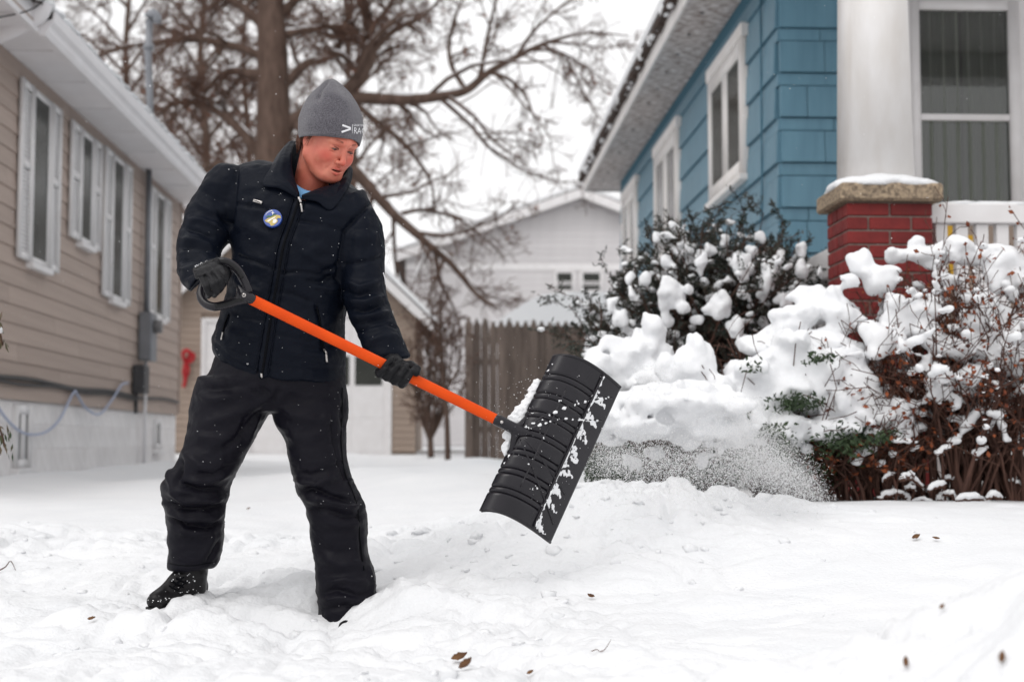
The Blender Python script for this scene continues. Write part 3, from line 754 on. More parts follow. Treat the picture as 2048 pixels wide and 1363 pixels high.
V, F = ico_lumps([(P(u, 700, FY)[0], FY, P(u, 640, FY)[2]-.012, .02, .02, .014) for u in (942, 958, 990, 1022, 1055, 1071, 1103)], 3)
tag(link('picket_snow', mesh_np('picket_snow', V, F, True), 'snow', fen), kind='stuff')

# ---- blue shingled house on the right
BX, BY, BY1 = 2.37, 10.0, 19.3
ZW, ZSO = .55+3.43, .55+3.55
blue = thing('blue_house', 'blue shingled house with white-trimmed windows and a porch, on the right', 'house', (6, 14, .28))
wb = Wall('x', -1, BX); wfr = Wall('y', -1, BY)
piece('wall_core', 'blue_back', (BX+.03, BY+.03, 0), (BX+7.5, BY1, ZSO), blue, 0)
per, wide = .327, .232
rs = random.Random(11)
FE = P(1822, 200, BY)[0]-.105
z = .25; row = 0
while z < ZW:
    for hgt, prd in ((wide, .026), (per-wide, .010)):
        z1 = min(z+hgt, ZW)
        if z1-z > .02:
            y = BY-rs.uniform(0, 1.2)
            while y < BY1:                                            # long side: wide shingle sheets
                y2 = y+1.22*rs.choice([1, 1.5, 2]); a, b = max(y, BY), min(y2, BY1)
                if b-a > .06: wb.piece('shingle', 'blue_shingle', a+.0015, b-.0015, z+.001, z1-.006, -.02, prd, blue, .002, wb.lap(-.05))
                y = y2
            x = BX-rs.uniform(0, .5)
            while x < FE:                                              # front, under the porch
                x2 = x+rs.uniform(.35, .9); a, b = max(x, BX), min(x2, FE)
                if b-a > .04: wfr.piece('shingle', 'blue_shingle', a+.002, b-.002, z+.001, z1-.006, -.02, prd+.001, blue, .002, wfr.lap(-.05))
                x = x2
        z = z1
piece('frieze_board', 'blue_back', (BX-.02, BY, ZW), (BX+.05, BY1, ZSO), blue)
# side windows: a pair near the corner, two more down the wall
ob = 'old_white_paint'
window(wb, blue, 11.02, 12.50, .55+2.10, .55+3.20, 'glass_dark', ob, fw=.13, proud=.06, rail=False, mull=1, drip=True)
window(wb, blue, 14.28, 15.9, .55+1.9, .55+3.20, 'glass_grey', ob, fw=.15, proud=.06, rail=False, mull=1, drip=True)
window(wb, blue, 17.5, 18.9, .55+1.7, .55+3.20, 'glass_grey', ob, fw=.15, proud=.06, rail=False, mull=1, drip=True)
tube_obj('wall_wire', [(BX-.035, BY+.42, 4.0), (BX-.035, BY+.45, 2.4), (BX-.035, BY+.62, 1.6), (BX-.035, BY+.60, .5)], .007, 'blue_back', blue, 6)
# eaves: soffit boards, fascia, ragged shingle edge, snow
FX = 1.91
y = 9.0
while y < 19.95:
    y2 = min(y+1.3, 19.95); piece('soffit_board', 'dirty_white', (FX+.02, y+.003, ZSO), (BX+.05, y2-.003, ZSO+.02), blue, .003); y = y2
piece('fascia', 'old_white_paint', (FX-.012, 9.0, ZSO-.02), (FX+.018, 20.0, ZSO+.16), blue, .004)
prism('roof', [(FX-.05, ZSO+.165), (BX+3.7, ZSO+2.9), (BX+8.0, ZSO+.165), (BX+8.0, ZSO+.21), (BX+3.7, ZSO+2.96), (FX-.05, ZSO+.21)], 'y', 8.95, 20.05, 'roof_shingle', blue)
y = 9.0; k = 0
while y < 20.0:
    d = rs.uniform(0, .035); y2 = y+rs.uniform(.12, .32)
    piece('roof_shingle', 'roof_shingle', (FX-.075-d*.5, y, ZSO+.135-d), (FX+.02, min(y2, 20.0)-.006, ZSO+.175), blue, .004); y = y2
piece('rear_fascia', 'old_white_paint', (FX+.0, 19.97, ZSO-.02), (BX+7.9, 20.0, ZSO+.12), blue)
prism('roof_snow', [(FX-.08, ZSO+.212), (FX-.09, ZSO+.27), (BX+1, ZSO+1.22), (BX+3.7, ZSO+3.1), (BX+8, ZSO+.3), (BX+8, ZSO+.212), (BX+3.7, ZSO+2.97)], 'y', 8.97, 20.03, 'snow', blue)
ic = []
for q in range(90):
    y = 9.0+11*rs.random(); ic.append((FX-.05+rs.uniform(-.03, .01), y, ZSO+.15+rs.uniform(-.05, .05), .025, rs.uniform(.03, .10), rs.uniform(.02, .045)))
V, F = ico_lumps(ic, 8); tag(link('eave_snow', mesh_np('eave_snow', V, F, True), 'snow', blue), kind='stuff')
# brackets of dirt / nail marks on the soffit
for q in range(16):
    y = 9.6+q*.64; piece('soffit_vent', 'dark_metal', (FX+.17, y, ZSO-.004), (FX+.20, y+.05, ZSO+.002), blue, 0)

# porch: brick pier, stone cap, tapered column, rails
PY = 7.05
px0, px1 = P(1720, 500, PY)[0], P(1866, 500, PY)[0]; pw = px1-px0+.0
px0 = px1-.436; pd = .385
zc0, zc1 = P(1760, 404, PY)[2], P(1760, 368, PY)[2]
pier = piece('brick_pier', 'mortar', (px0+.008, PY+.008, .0), (px1-.008, PY+pd-.008, zc0), blue, 0)
bh, bl, bwid = .0715, .203, .095
z = zc0-.072; row = 0
while z > .2:
    zz0, zz1 = z+.004, z+.0655
    segs = [0, .218, .436] if row % 2 == 0 else [0, .108, .328, .436]
    for i in range(len(segs)-1):
        a, b = px0+segs[i]+(.0 if i == 0 else .005), px0+segs[i+1]-(.0 if i == len(segs)-2 else .005)
        piece('brick', 'brick_red', (a, PY+rs.uniform(-.001, .001), zz0), (b, PY+.09, zz1), pier, .004)
        piece('brick', 'brick_red', (a, PY+pd-.09, zz0), (b, PY+pd, zz1), pier, .004)
    for (a, b) in (((.095, .19), (.2, .29)) if row % 2 == 0 else ((.095, .29),)):
        piece('brick', 'brick_red', (px0+rs.uniform(-.001, .001), PY+a+.0, zz0), (px0+.09, PY+b-.005, zz1), pier, .004)
        piece('brick', 'brick_red', (px1-.09, PY+a, zz0), (px1, PY+b-.005, zz1), pier, .004)
    z -= .0715; row += 1
cap = piece('pier_cap', 'cap_stone', (px0-.045, PY-.05, zc0+.002), (px1+.045, PY+pd+.05, zc1), blue, .012)
cxp, cyp = (px0+px1)/2, PY+pd/2
V, F = blob_field([(cxp, cyp, zc1+.006, .25, .23, .052), (cxp-.13, cyp-.1, zc1, .13, .13, .045), (cxp+.15, cyp-.1, zc1, .12, .13, .042), (cxp-.08, cyp+.1, zc1, .14, .12, .04), (cxp+.0, cyp-.05, zc1+.03, .14, .14, .045)], .012, k=.03, noise_amp=.004)
V[:, 2] = np.maximum(V[:, 2], zc1-.012)
tag(link('cap_snow', mesh_np('cap_snow', V, F, True), 'snow', blue), kind='stuff')
# tapered box column on the cap
cw0, cw1 = .158, .128
zt = .55+3.3
colV = []
for zz, hw in ((zc1-.002, cw0), (zt, cw1)):
    for sx, sy in ((-1, -1), (1, -1), (1, 1), (-1, 1)): colV.append((cxp-.015+sx*hw, cyp+sy*hw, zz))
link('porch_column', mesh_np('porch_column', np.array(colV), np.array([[0, 3, 2, 1], [4, 5, 6, 7], [0, 1, 5, 4], [1, 2, 6, 5], [2, 3, 7, 6], [3, 0, 4, 7]])), 'old_white_paint', blue)
rl = .55+1.2
rail = piece('porch_rail', 'white_paint', (px1+.0, PY+.10, P(1950, 449, PY+.15)[2]), (px1+3.2, PY+.20, P(1950, 410, PY+.15)[2]), blue, .006)
zb1 = P(1950, 449, PY+.15)[2]
for i in range(16):
    x = px1+.09+i*.107; piece('baluster', 'white_paint', (x-.032, PY+.125, .62), (x+.032, PY+.175, zb1-.001), rail, .003)
piece('lower_rail', 'white_paint', (px1, PY+.11, .53), (px1+3.2, PY+.19, .618), rail, .004)
rs_ = piece('porch_rail', 'white_paint', (px0+.08, PY+pd+.0, .55+.90), (px0+.18, BY-.03, .55+1.06), blue, .006)
for i in range(18):
    y = PY+pd+.08+i*.14; piece('baluster', 'white_paint', (px0+.105, y-.032, .62), (px0+.155, y+.032, .55+.899), rs_, .003)
piece('porch_floor', 'old_white_paint', (px0+.05, PY+.1, .0), (BX+7, BY+.02, .50), blue, .01)
piece('porch_ceiling', 'white_paint', (px0-.02, PY-.08, zt+.22), (BX+7, BY+.03, zt+.26), blue)
piece('porch_beam', 'white_paint', (px0+.02, PY+.02, zt), (BX+7, PY+.34, zt+.219), blue)
prism('porch_roof', [(PY-.2, zt+.262), (BY, zt+1.3), (BY, zt+1.4), (PY-.2, zt+.33)], 'x', px0-.1, BX+7, 'roof_shingle', blue)
prism('roof_snow', [(PY-.22, zt+.333), (BY, zt+1.41), (BY, zt+1.6), (PY-.22, zt+.48)], 'x', px0-.12, BX+7, 'snow', blue)
V, F = ico_lumps([(px1+.2+i*.16, PY+.15, P(1950, 410, PY+.15)[2]+.002, .13, .05, .018) for i in range(14)], 5)
tag(link('rail_snow', mesh_np('rail_snow', V, F, True), 'snow', rail), kind='stuff')
# porch window with curtain behind glass
wx0, wx1 = P(1822, 200, BY)[0], P(2036, 200, BY)[0]
wz1 = P(1900, 4, BY)[2]; wz0 = wz1-1.62
Bf = [wfr.box(wx0, wx0+.055, wz0, wz1, -.02, .05), wfr.box(wx1-.075, wx1, wz0, wz1, -.02, .05), wfr.box(wx0+.055, wx1-.075, wz1-.07, wz1, -.02, .048), wfr.box(wx0+.055, wx1-.075, wz0, wz0+.07, -.02, .048)]
pwn = joined('porch_window', 'white_paint', Bf, blue)
zm = P(1900, 236, BY)[2]
wfr.piece('meeting_rail', 'white_paint', wx0+.055, wx1-.075, zm-.025, zm+.02, -.01, .04, pwn)
wfr.piece('front_trim', 'white_paint', wx0-.1, wx0-.001, wz0, wz1+.1, -.02, .03, pwn)
wfr.piece('front_trim', 'white_paint', wx1+.001, wx1+.14, wz0, wz1+.1, -.02, .03, pwn)
wfr.piece('front_trim', 'white_paint', wx0, wx1, wz1+.002, wz1+.14, -.02, .03, pwn)
wfr.piece('wall_panel', 'garage_siding', wx0-.1, wx1+.14, .3, wz0-.003, -.02, .02, blue)
wfr.piece('wall_panel', 'soffit_white', wx1+.145, wx1+3.5, .3, ZSO, -.02, .02, blue)
gl = bpy.data.materials.new('window_glass'); gl.use_nodes = True
gn, gll = gl.node_tree.nodes, gl.node_tree.links; gn.clear()
go = gn.new('ShaderNodeOutputMaterial'); gm = gn.new('ShaderNodeMixShader'); gt = gn.new('ShaderNodeBsdfTransparent'); gg = gn.new('ShaderNodeBsdfGlossy')
gt.inputs[0].default_value = (.62, .64, .62, 1); gg.inputs['Roughness'].default_value = .03; gm.inputs[0].default_value = .09
gll.new(gt.outputs[0], gm.inputs[1]); gll.new(gg.outputs[0], gm.inputs[2]); gll.new(gm.outputs[0], go.inputs[0]); MATS['window_glass'] = gl
wfr.piece('pane', 'window_glass', wx0+.05, wx1-.07, zm, wz1-.06, .012, .016, pwn, 0)
wfr.piece('pane', 'window_glass', wx0+.05, wx1-.07, wz0+.06, zm, .004, .008, pwn, 0)
# curtains hang just behind the glass, with a dark gap where they meet
wfr.piece('room_shade_sheet', 'room_dark', wx0+.03, wx1-.05, wz0+.03, wz1-.03, -.03, -.024, pwn, 0)  # sheet coloured near black for the shade of the unlit room
for a, b, ph in ((wx0+.06, wx0+.36, 0), (wx0+.385, wx1-.08, 2)):
    xs_ = np.linspace(a, b, 60); yv = BY-.002+.009*np.sin((xs_-a)*62+ph)+.006*np.sin((xs_-a)*131)
    V = np.concatenate([np.stack([xs_, yv, np.full(60, wz0+.07)], 1), np.stack([xs_, yv, np.full(60, wz1-.07)], 1)])
    F = np.stack([np.arange(59), np.arange(1, 60), np.arange(61, 120), np.arange(60, 119)], 1)
    link('curtain', mesh_np('curtain', V, F, True), 'curtain', pwn)
# something yellow standing on the porch behind the rail
yp = thing('porch_chair', 'yellow slatted chair on the porch behind the white railing', 'chair', tuple(P(1925, 520, 8.3)))
for uu in (1893, 1958): piece('leg', 'yellow_paint', tuple(P(uu, 560, 8.3)), tuple(P(uu+14, 440, 8.3)+[0, .04, 0]), yp, .004)
for vv in (470, 500): piece('slat', 'yellow_paint', tuple(P(1907, vv+14, 8.3)+[0, .002, 0]), tuple(P(1958, vv, 8.3)+[0, .02, 0]), yp, .003)
# ---------------------------------------------------------------- trees
def grow(parent_pts, parent_r, rg, n, lfac, level, out, droop=.0, spread=.9, tmin=.15, up=.0, wander=.25):
    """side branches of a limb; out collects (level, pts, radii)"""
    p = np.asarray(parent_pts); L = np.linalg.norm(np.diff(p, axis=0), axis=1).sum()
    for k in range(n):
        t = tmin+(1-tmin)*(k+rg.random())/n
        i = min(int(t*(len(p)-1)), len(p)-2); f = t*(len(p)-1)-i
        s = p[i]*(1-f)+p[i+1]*f; tan = p[i+1]-p[i]; tan = tan/(np.linalg.norm(tan)+1e-9)
        r0 = (parent_r[i]*(1-f)+parent_r[i+1]*f)*rg.uniform(.4, .65)
        rv = rg.normal(size=3); rv -= tan*(rv@tan); rv /= np.linalg.norm(rv)
        d = tan*rg.uniform(.35, .9)+rv*spread+np.array([0, 0, up]); d /= np.linalg.norm(d)
        ln = L*lfac*rg.uniform(.55, 1.25)*(1.15-.6*t)
        m = 6 if level < 3 else 4
        q = [s]; dd = d
        for j in range(m-1):
            dd = dd+rg.normal(size=3)*wander+np.array([0, 0, -droop]); dd /= np.linalg.norm(dd)
            q.append(q[-1]+dd*ln/(m-1))
        q = np.array(q); r = np.linspace(r0, max(r0*.25, .0022), m)
        out.append((level, q, r))

def grow_many(A, R, rg, n, lfac, m, droop, spread=.9, tmin=.12, up=.0, wander=.25):
    """all side twigs of many equal branches at once"""
    B, k, _ = A.shape; L = np.linalg.norm(np.diff(A, axis=1), axis=2).sum(1)
    t = tmin+(1-tmin)*(np.arange(n)[None]+rg.random((B, n)))/n
    i = np.minimum((t*(k-1)).astype(int), k-2); f = t*(k-1)-i; b = np.arange(B)[:, None]
    s = A[b, i]*(1-f[..., None])+A[b, i+1]*f[..., None]; tan = A[b, i+1]-A[b, i]; tan /= np.linalg.norm(tan, axis=2, keepdims=True)+1e-9
    r0 = (R[b, i]*(1-f)+R[b, i+1]*f)*rg.uniform(.4, .65, (B, n))
    rv = rg.normal(size=(B, n, 3)); rv -= tan*(rv*tan).sum(2, keepdims=True); rv /= np.linalg.norm(rv, axis=2, keepdims=True)
    d = tan*rg.uniform(.35, .9, (B, n, 1))+rv*spread+np.array([0, 0, up]); d /= np.linalg.norm(d, axis=2, keepdims=True)
    ln = L[:, None]*lfac*rg.uniform(.55, 1.25, (B, n))*(1.15-.6*t)
    q = [s]
    for j in range(m-1):
        d = d+rg.normal(size=d.shape)*wander+np.array([0, 0, -droop]); d /= np.linalg.norm(d, axis=2, keepdims=True)
        q.append(q[-1]+d*(ln/(m-1))[..., None])
    Q = np.stack(q, 2).reshape(B*n, m, 3); e = np.linspace(0, 1, m)
    r0 = r0.reshape(-1, 1); RR = r0*(1-e)+np.maximum(r0*.25, .0022)*e
    return Q, RR

def build_tree(name, label, base, trunk, limbs, rg, spec, leaves=0, group=None, snow=True, minr=.004, leaf_mat='oak_leaf', keep=None):
    """trunk, limbs: (points, r0, r1); spec: per level (n, lfac, droop, up)"""
    t = thing(name, label, 'tree', tuple(base), group)
    polys, rad, lv = [], [], []
    first = []
    for pts, r0, r1 in [trunk]+limbs:
        n = max(10, len(pts)*5); q = resample(pts, n); r = np.linspace(r0, r1, n)
        first.append((q, r))
    V, F = tubes([first[0][0]], [first[0][1]], 14); link('trunk', mesh_np('trunk', V, F, True), 'bark', t)
    V, F = tubes([f[0] for f in first[1:]], [f[1] for f in first[1:]], 8); tag(link('limbs', mesh_np('limbs', V, F, True), 'bark', t), kind='stuff')
    thick = list(first[1:]); out = []
    n, lf, dr, up = spec[0]
    for q, r in first[1:]: grow(q, r, rg, n, lf, 1, out, dr, up=up, tmin=.2)
    th = [(q, np.maximum(r, minr*1.3)) for _, q, r in out]; thick += th
    A, R = np.array([q for q, _ in th]), np.array([r for _, r in th]); fine = []
    for li, (n, lf, dr, up) in enumerate(spec[1:]):
        A, R = grow_many(A, R, rg, n, lf, 5 if li == 0 else 4, dr, up=up, spread=.75, wander=.15)
        if keep is not None: m_ = rg.random(len(A)) < keep(proj(A.mean(1))[0]); A, R = A[m_], R[m_]
        R = np.maximum(R, minr*(1.2 if li == 0 else 1)); fine.append((A, R))
    V, F = tubes([a for a, _ in th], [b for _, b in th], 6); tag(link('branches', mesh_np('branches', V, F, True), 'bark', t), kind='stuff')
    V, F = tubes([a for A, R in fine for a in A], [b for A, R in fine for b in R], 3, cap=False)
    tag(link('crown', mesh_np('crown', V, F, True), 'twig', t), kind='stuff')
    if snow:
        ps, rr = [], []
        for q, r in thick:
            for a in range(0, len(q)-3, 3):
                s = q[a:a+5]; d = s[-1]-s[0]
                if len(s) == 5 and r[a] > .022 and abs(d[2]) < .9*np.linalg.norm(d) and rg.random() < .5:
                    ps.append(s+np.array([0, 0, 1])*r[a:a+5, None]*.75); rr.append(r[a:a+5]*np.array([.2, .55, .7, .55, .2]))
        if ps:
            V, F = tubes(ps, rr, 6); tag(link('branch_snow', mesh_np('branch_snow', V, F, True), 'snow', t), kind='stuff')
    if leaves:
        src = fine[-1][0]
        C = np.array([src[i][rg.integers(1, 4)] for i in rg.integers(0, len(src), leaves)])+rg.normal(size=(leaves, 3))*.04
        leaf_cloud('dry_leaves', C, .075, rg, leaf_mat, t)
    return t
def leaf_cloud(name, C, size, rg, m, parent, elong=1.6, dirs=None, kind='stuff'):
    n = len(C); a = rg.normal(size=(n, 3)) if dirs is None else dirs+rg.normal(size=(n, 3))*.35
    a /= np.linalg.norm(a, axis=1, keepdims=True)
    b = np.cross(a, rg.normal(size=(n, 3))); b /= np.linalg.norm(b, axis=1, keepdims=True); c = np.cross(a, b)
    s = (size*rg.uniform(.6, 1.3, n))[:, None]
    V = np.stack([C-a*s*elong*.5, C+b*s*.5+c*s*.12, C+a*s*elong*.5, C-b*s*.5+c*s*.12], 1).reshape(-1, 3)
    F = np.arange(4*n).reshape(n, 4)
    F = np.concatenate([F[:, [0, 1, 2]], F[:, [0, 2, 3]]])
    return tag(link(name, mesh_np(name, V, F), m, parent), kind=kind)

TY = 29.0
def T(u, v, d=0): return P(u, v, TY+d)
rg = np.random.default_rng(21)
trunk = ([np.array([T(548, 560)[0], TY, .1]), T(548, 560), T(548, 330), T(547, 220), T(545, 100), T(541, 0), T(538, -160), T(530, -420)], .46, .20)
limbs = [
 ([T(560, 262), T(620, 222), T(700, 198), T(800, 200), T(860, 196), T(930, 182), T(975, 147), T(1040, 110), T(1100, 84), T(1175, 66), T(1258, 72)], .17, .012),
 ([T(1085, 90), T(1125, 112), T(1150, 150), T(1175, 200), T(1205, 245)], .04, .010),
 ([T(985, 146), T(1020, 160), T(1050, 190), T(1068, 235), T(1088, 285)], .05, .010),
 ([T(1100, 85), T(1150, 88), T(1200, 95), T(1268, 92)], .035, .008), ([T(1060, 100, .3), T(1120, 105), T(1180, 140), T(1255, 190)], .035, .008),
 ([T(960, 158), T(972, 90), T(985, 30), T(1010, -60)], .055, .02), ([T(1035, 110), T(1070, 60), T(1120, 15), T(1190, -40)], .045, .012),
 ([T(930, 180), T(900, 120), T(905, 50), T(940, -30)], .06, .02), ([T(880, 196), T(940, 250), T(985, 300), T(1060, 345), T(1160, 372)], .05, .008),
 ([T(600, 250, -.5), T(665, 300, -1), T(730, 365, -1), T(790, 430, -1), T(850, 482, -1), T(905, 530, -1), T(955, 590, -1), T(992, 616, -1)], .15, .03),
 ([T(830, 465, -1), T(890, 470, -1), T(945, 455, -1), T(1000, 435, -1), T(1040, 400, -1)], .05, .008), ([T(870, 500, -1), T(880, 560, -1), T(905, 610, -1), T(930, 680, -1)], .05, .01),
 ([T(790, 430, -1), T(850, 420), T(920, 440), T(975, 480), T(1010, 520)], .05, .008),
 ([T(650, 210), T(700, 175), T(738, 120), T(740, 60), T(722, -20), T(715, -160)], .17, .09), ([T(738, 110), T(790, 60), T(850, 30), T(905, -30)], .09, .02),
 ([T(740, 60), T(780, 10), T(820, -60)], .07, .03), ([T(690, 190), T(750, 240), T(810, 290), T(860, 360), T(870, 430)], .08, .015),
 ([T(535, 150), T(495, 148), T(457, 143), T(420, 172), T(380, 240)], .13, .03), ([T(540, 120), T(480, 96), T(400, 80), T(320, 84), T(218, 103), T(150, 140)], .11, .03),
 ([T(535, 330), T(480, 260), T(420, 215), T(360, 205), T(300, 240)], .13, .03), ([T(530, 380), T(470, 340), T(420, 330), T(370, 360), T(330, 420)], .11, .02),
 ([T(560, 180), T(610, 130), T(660, 110), T(690, 60), T(690, -40)], .12, .04), ([T(565, 70), T(620, 60), T(680, 52), T(760, 70)], .09, .02),
 ([T(538, 60), T(480, 10), T(410, -20), T(330, -40)], .12, .04), ([T(548, 40), T(600, -10), T(640, -80)], .12, .05), ([T(560, 330), T(600, 300), T(640, 330), T(690, 400)], .1, .02),
 ([T(545, 20), T(460, -60), T(380, -120)], .14, .05),
]
build_tree('bare_tree', 'large bare tree with long arching snow-dusted limbs behind the garage', (T(548, 560)[0], TY, .3), trunk, limbs, rg,
           [(11, .42, .05, .05), (9, .52, .05, .0), (6, .7, .05, 0)], leaves=250, minr=.006, keep=lambda u: np.interp(u, [700, 900, 1100], [1, .6, .5]))

# two browner trees further back fill the left of the sky
for (uc, dY, seed, lab, nm, hgt) in ((405, 10, 31, 'bare brown tree behind the electric mast, left of the thick trunk', 'background_tree', 560), (255, 16, 32, 'leftmost reddish bare tree behind the tan house roof', 'background_tree', 560),
                            (490, 21, 34, 'thin bare tree far behind the thick trunk, just left of it', 'background_tree', 560),
                            (700, 13, 33, 'bare twiggy tree behind the person, right of the thick trunk', 'background_tree', 600)):
    rb_ = np.random.default_rng(seed); Yt = TY+dY
    def Q(u, v, d=0): return P(u, v, Yt+d)
    tr = ([np.array([Q(uc, 560)[0], Yt, .1]), Q(uc, 500), Q(uc+8, 300), Q(uc-4, 120), Q(uc+6, -60), Q(uc, -260)], .15, .05)
    lm = []
    for k in range(15):
        v0 = 470-k*38+rb_.uniform(-15, 15); sg = 1 if k % 2 else -1; ln = rb_.uniform(90, 190)*(1-.018*k)
        d = rb_.uniform(-2.5, 2.5)
        lm.append(([Q(uc, v0), Q(uc+sg*ln*.35, v0-55, d*.4), Q(uc+sg*ln*.7, v0-95, d*.8), Q(uc+sg*ln, v0-110+rb_.uniform(-40, 40), d)], .065, .015))
    build_tree(nm, lab, (Q(uc, 560)[0], Yt, .3), tr, lm, rb_, [(11, .45, .03, .1), (8, .52, .04, .05), (4 if uc != 700 else 3, .75, .04, 0)], leaves=420, minr=.0085, group='background trees')

# sapling in front of the fence
SYp = 17.2
def S(u, v, d=0): return P(u, v, SYp+d)
rs2 = np.random.default_rng(44)
build_tree('young_tree', 'thin young bare tree standing against the left end of the picket fence', (S(893, 930)[0], SYp, .24),
  ([S(896, 945), S(895, 880), S(893, 820), S(886, 740), S(880, 660), S(884, 600)], .040, .014),
  [([S(893, 820), S(872, 770), S(858, 710), S(850, 640)], .02, .006), ([S(890, 780), S(915, 740), S(922, 690), S(915, 640)], .018, .005), ([S(886, 750), S(862, 720), S(845, 690), S(838, 660)], .016, .005),
   ([S(884, 700), S(905, 670), S(912, 620)], .014, .005), ([S(893, 830), S(915, 800), S(925, 770)], .014, .005), ([S(882, 670), S(866, 640), S(860, 600)], .012, .004)], rs2,
  [(9, .5, 0, .25), (5, .5, 0, .1), (3, .5, 0, .1)], leaves=0, minr=.003, snow=False)
# dead dark shrub by the garage corner
rs3 = np.random.default_rng(45)
SYq = 21.0
def S2(u, v, d=0): return P(u, v, SYq+d)
build_tree('dark_bush', 'dark tangled bare bush beside the garage corner', (S2(862, 900)[0], SYq, .28), ([S2(862, 915), S2(860, 850), S2(858, 800)], .05, .02),
  [([S2(860, 880), S2(860+dx, 820, dd), S2(858+dx*1.5, 740, dd), S2(856+dx*1.7, 650+abs(dx), dd)], .03, .008) for dx, dd in ((-14, .1), (8, -.2), (22, .2), (-22, 0), (0, .2), (15, .3), (-8, -.3), (28, 0))], rs3,
  [(9, .45, .02, .1), (5, .5, .02, .1), (3, .5, 0, .1)], leaves=0, minr=.0045, snow=False)
# thin wire in the sky
tag(tube_obj('power_line', [P(980, 300, 40), P(1030, 345, 40), P(1120, 363, 38), P(1175, 374, 36)], .010, 'black_cable'), 'thin dark wire crossing the white sky to the pale house gable', 'wire')

# ---------------------------------------------------------------- shrubs
def stems(rg, base, n, spread, hgt, r0, lean=(0, 0), m=7, jit=.08):
    ps, rr = [], []
    for k in range(n):
        a = rg.uniform(0, 2*math.pi); s = math.sqrt(rg.random())*spread
        b = np.array([base[0]+rg.normal()*.06, base[1]+rg.normal()*.05, base[2]-.04])
        e = np.array([base[0]+math.cos(a)*s+lean[0], base[1]+math.sin(a)*s*.8+lean[1], base[2]+hgt*rg.uniform(.6, 1.05)*(1-.35*(s/spread)**2)])
        t = np.linspace(0, 1, m)[:, None]
        mid = (b+e)/2; mid[:2] = b[:2]*.65+e[:2]*.35; mid[2] += .08*hgt
        q = (1-t)**2*b+2*t*(1-t)*mid+t*t*e+rg.normal(size=(m, 3))*jit*.35*t
        ps.append(q); rr.append(np.linspace(r0*rg.uniform(.5, 1.1), r0*.22, m))
    return ps, rr
def twigs_on(rg, ps, rr, n, ln, up=.3, tmin=.35, m=4):
    out = []
    for q, r in zip(ps, rr):
        o = []; grow(q, r, rg, n, ln, 3, o, 0, spread=.8, tmin=tmin, up=up, wander=.2); out += [(a, b) for _, a, b in o]
    return [a for a, _ in out], [b for _, b in out]

def snow_part(name, blobs, h, parent, k=.03, na=.008, ns=14.):
    V, F = blob_field(blobs, h, k=k, noise_amp=na, noise_scale=ns)
    return tag(link(name, mesh_np(name, V, F, True), 'snow_fine', parent), kind='stuff')
def along(rg, P_, n, r0, r1, ok, lift=.5):
    """snow lying along twigs: short runs of flattened lumps"""
    B = []; idx = rg.permutation(len(P_))
    for i in idx:
        q = P_[i]
        if not ok(q.mean(0)): continue
        t = resample(q, 7, False); r = rg.uniform(r0, r1); a = rg.integers(0, 3); e = rg.integers(4, 8)
        for k in range(a, e):
            s = r*rg.uniform(.6, 1.15)*(1 if a < k < e-1 else .7)
            B.append((*(t[k]+[0, 0, s*lift]+rg.normal(size=3)*.003), s*rg.uniform(.9, 1.4), s, s*rg.uniform(.6, .9)))
        n -= 1
        if n <= 0: break
    return B
def px_blobs(lst, rg, Y, extra=2, off=.6, e0=.22, e1=.55):
    """snow cushions given as (u, v, half-width px, half-height px, dY)"""
    B = []
    for (u, v, a, b, d) in lst:
        Yk = Y+d; c = P(u, v, Yk); s = Yk/FPX
        rx, rz = a*s, b*s
        B.append((c[0], c[1], c[2], rx*.86, max(rx*.75, rz*.7), rz*.86))
        for q in range(extra):
            th = rg.uniform(0, 6.28); B.append((c[0]+math.cos(th)*rx*off*rg.uniform(.6, 1.3), c[1]+rg.uniform(-.7, .4)*rx, c[2]+math.sin(th)*rz*off*rg.uniform(.5, 1.2), rx*rg.uniform(e0, e1), rx*rg.uniform(e0, e1), rz*rg.uniform(e0, e1)))
    return B

# evergreen with flat sprays, at the back against the blue wall
rg = np.random.default_rng(51)
EYc = 8.0
eb = P(1400, 950, EYc); eb[2] = gz(eb[0], eb[1])
ever = thing('evergreen_shrub', 'dark evergreen shrub with drooping sprays and snow clumps against the blue wall', 'shrub', tuple(eb))
tips = []
for k in range(150):
    u = rg.uniform(1150, 1670); lim = np.interp(u, [1120, 1180, 1260, 1330, 1420, 1500, 1600, 1670], [690, 620, 530, 450, 425, 430, 470, 530])
    v = lim+abs(rg.normal())*120+rg.uniform(0, 30); v = min(v, 860)
    tips.append(P(u, v, EYc+rg.normal()*.28))
tips += [P(u, v, EYc+d) for u, v, d in ((1145, 590, 0), (1130, 610, .1), (1165, 640, 0), (1120, 650, .1), (1340, 425, 0), (1330, 455, 0), (1455, 425, .1), (1490, 418, .2), (1530, 425, .1), (1260, 505, 0), (1430, 440, 0), (1390, 430, 0), (1565, 450, .1), (1610, 480, 0), (1180, 600, -.1), (1215, 560, 0))]
ps, rr = [], []
for e in tips:
    b = np.array([eb[0]+rg.normal()*.15, eb[1]+rg.normal()*.12, eb[2]+rg.uniform(0, .6)])
    t = np.linspace(0, 1, 7)[:, None]; mid = b*.55+e*.45; mid[2] += .1
    ps.append((1-t)**2*b+2*t*(1-t)*mid+t*t*e+rg.normal(size=(7, 3))*.012); rr.append(np.linspace(.011, .002, 7))
tp, tr = twigs_on(rg, ps, rr, 8, .26, .15, .4)
tp2, tr2 = twigs_on(rg, tp, tr, 4, .5, .05, .2)
V, F = tubes(ps+tp, rr+tr, 4, cap=False); link('stems', mesh_np('stems', V, F, True), 'shrub_stem', ever)
allp = tp+tp2
C, D = [], []
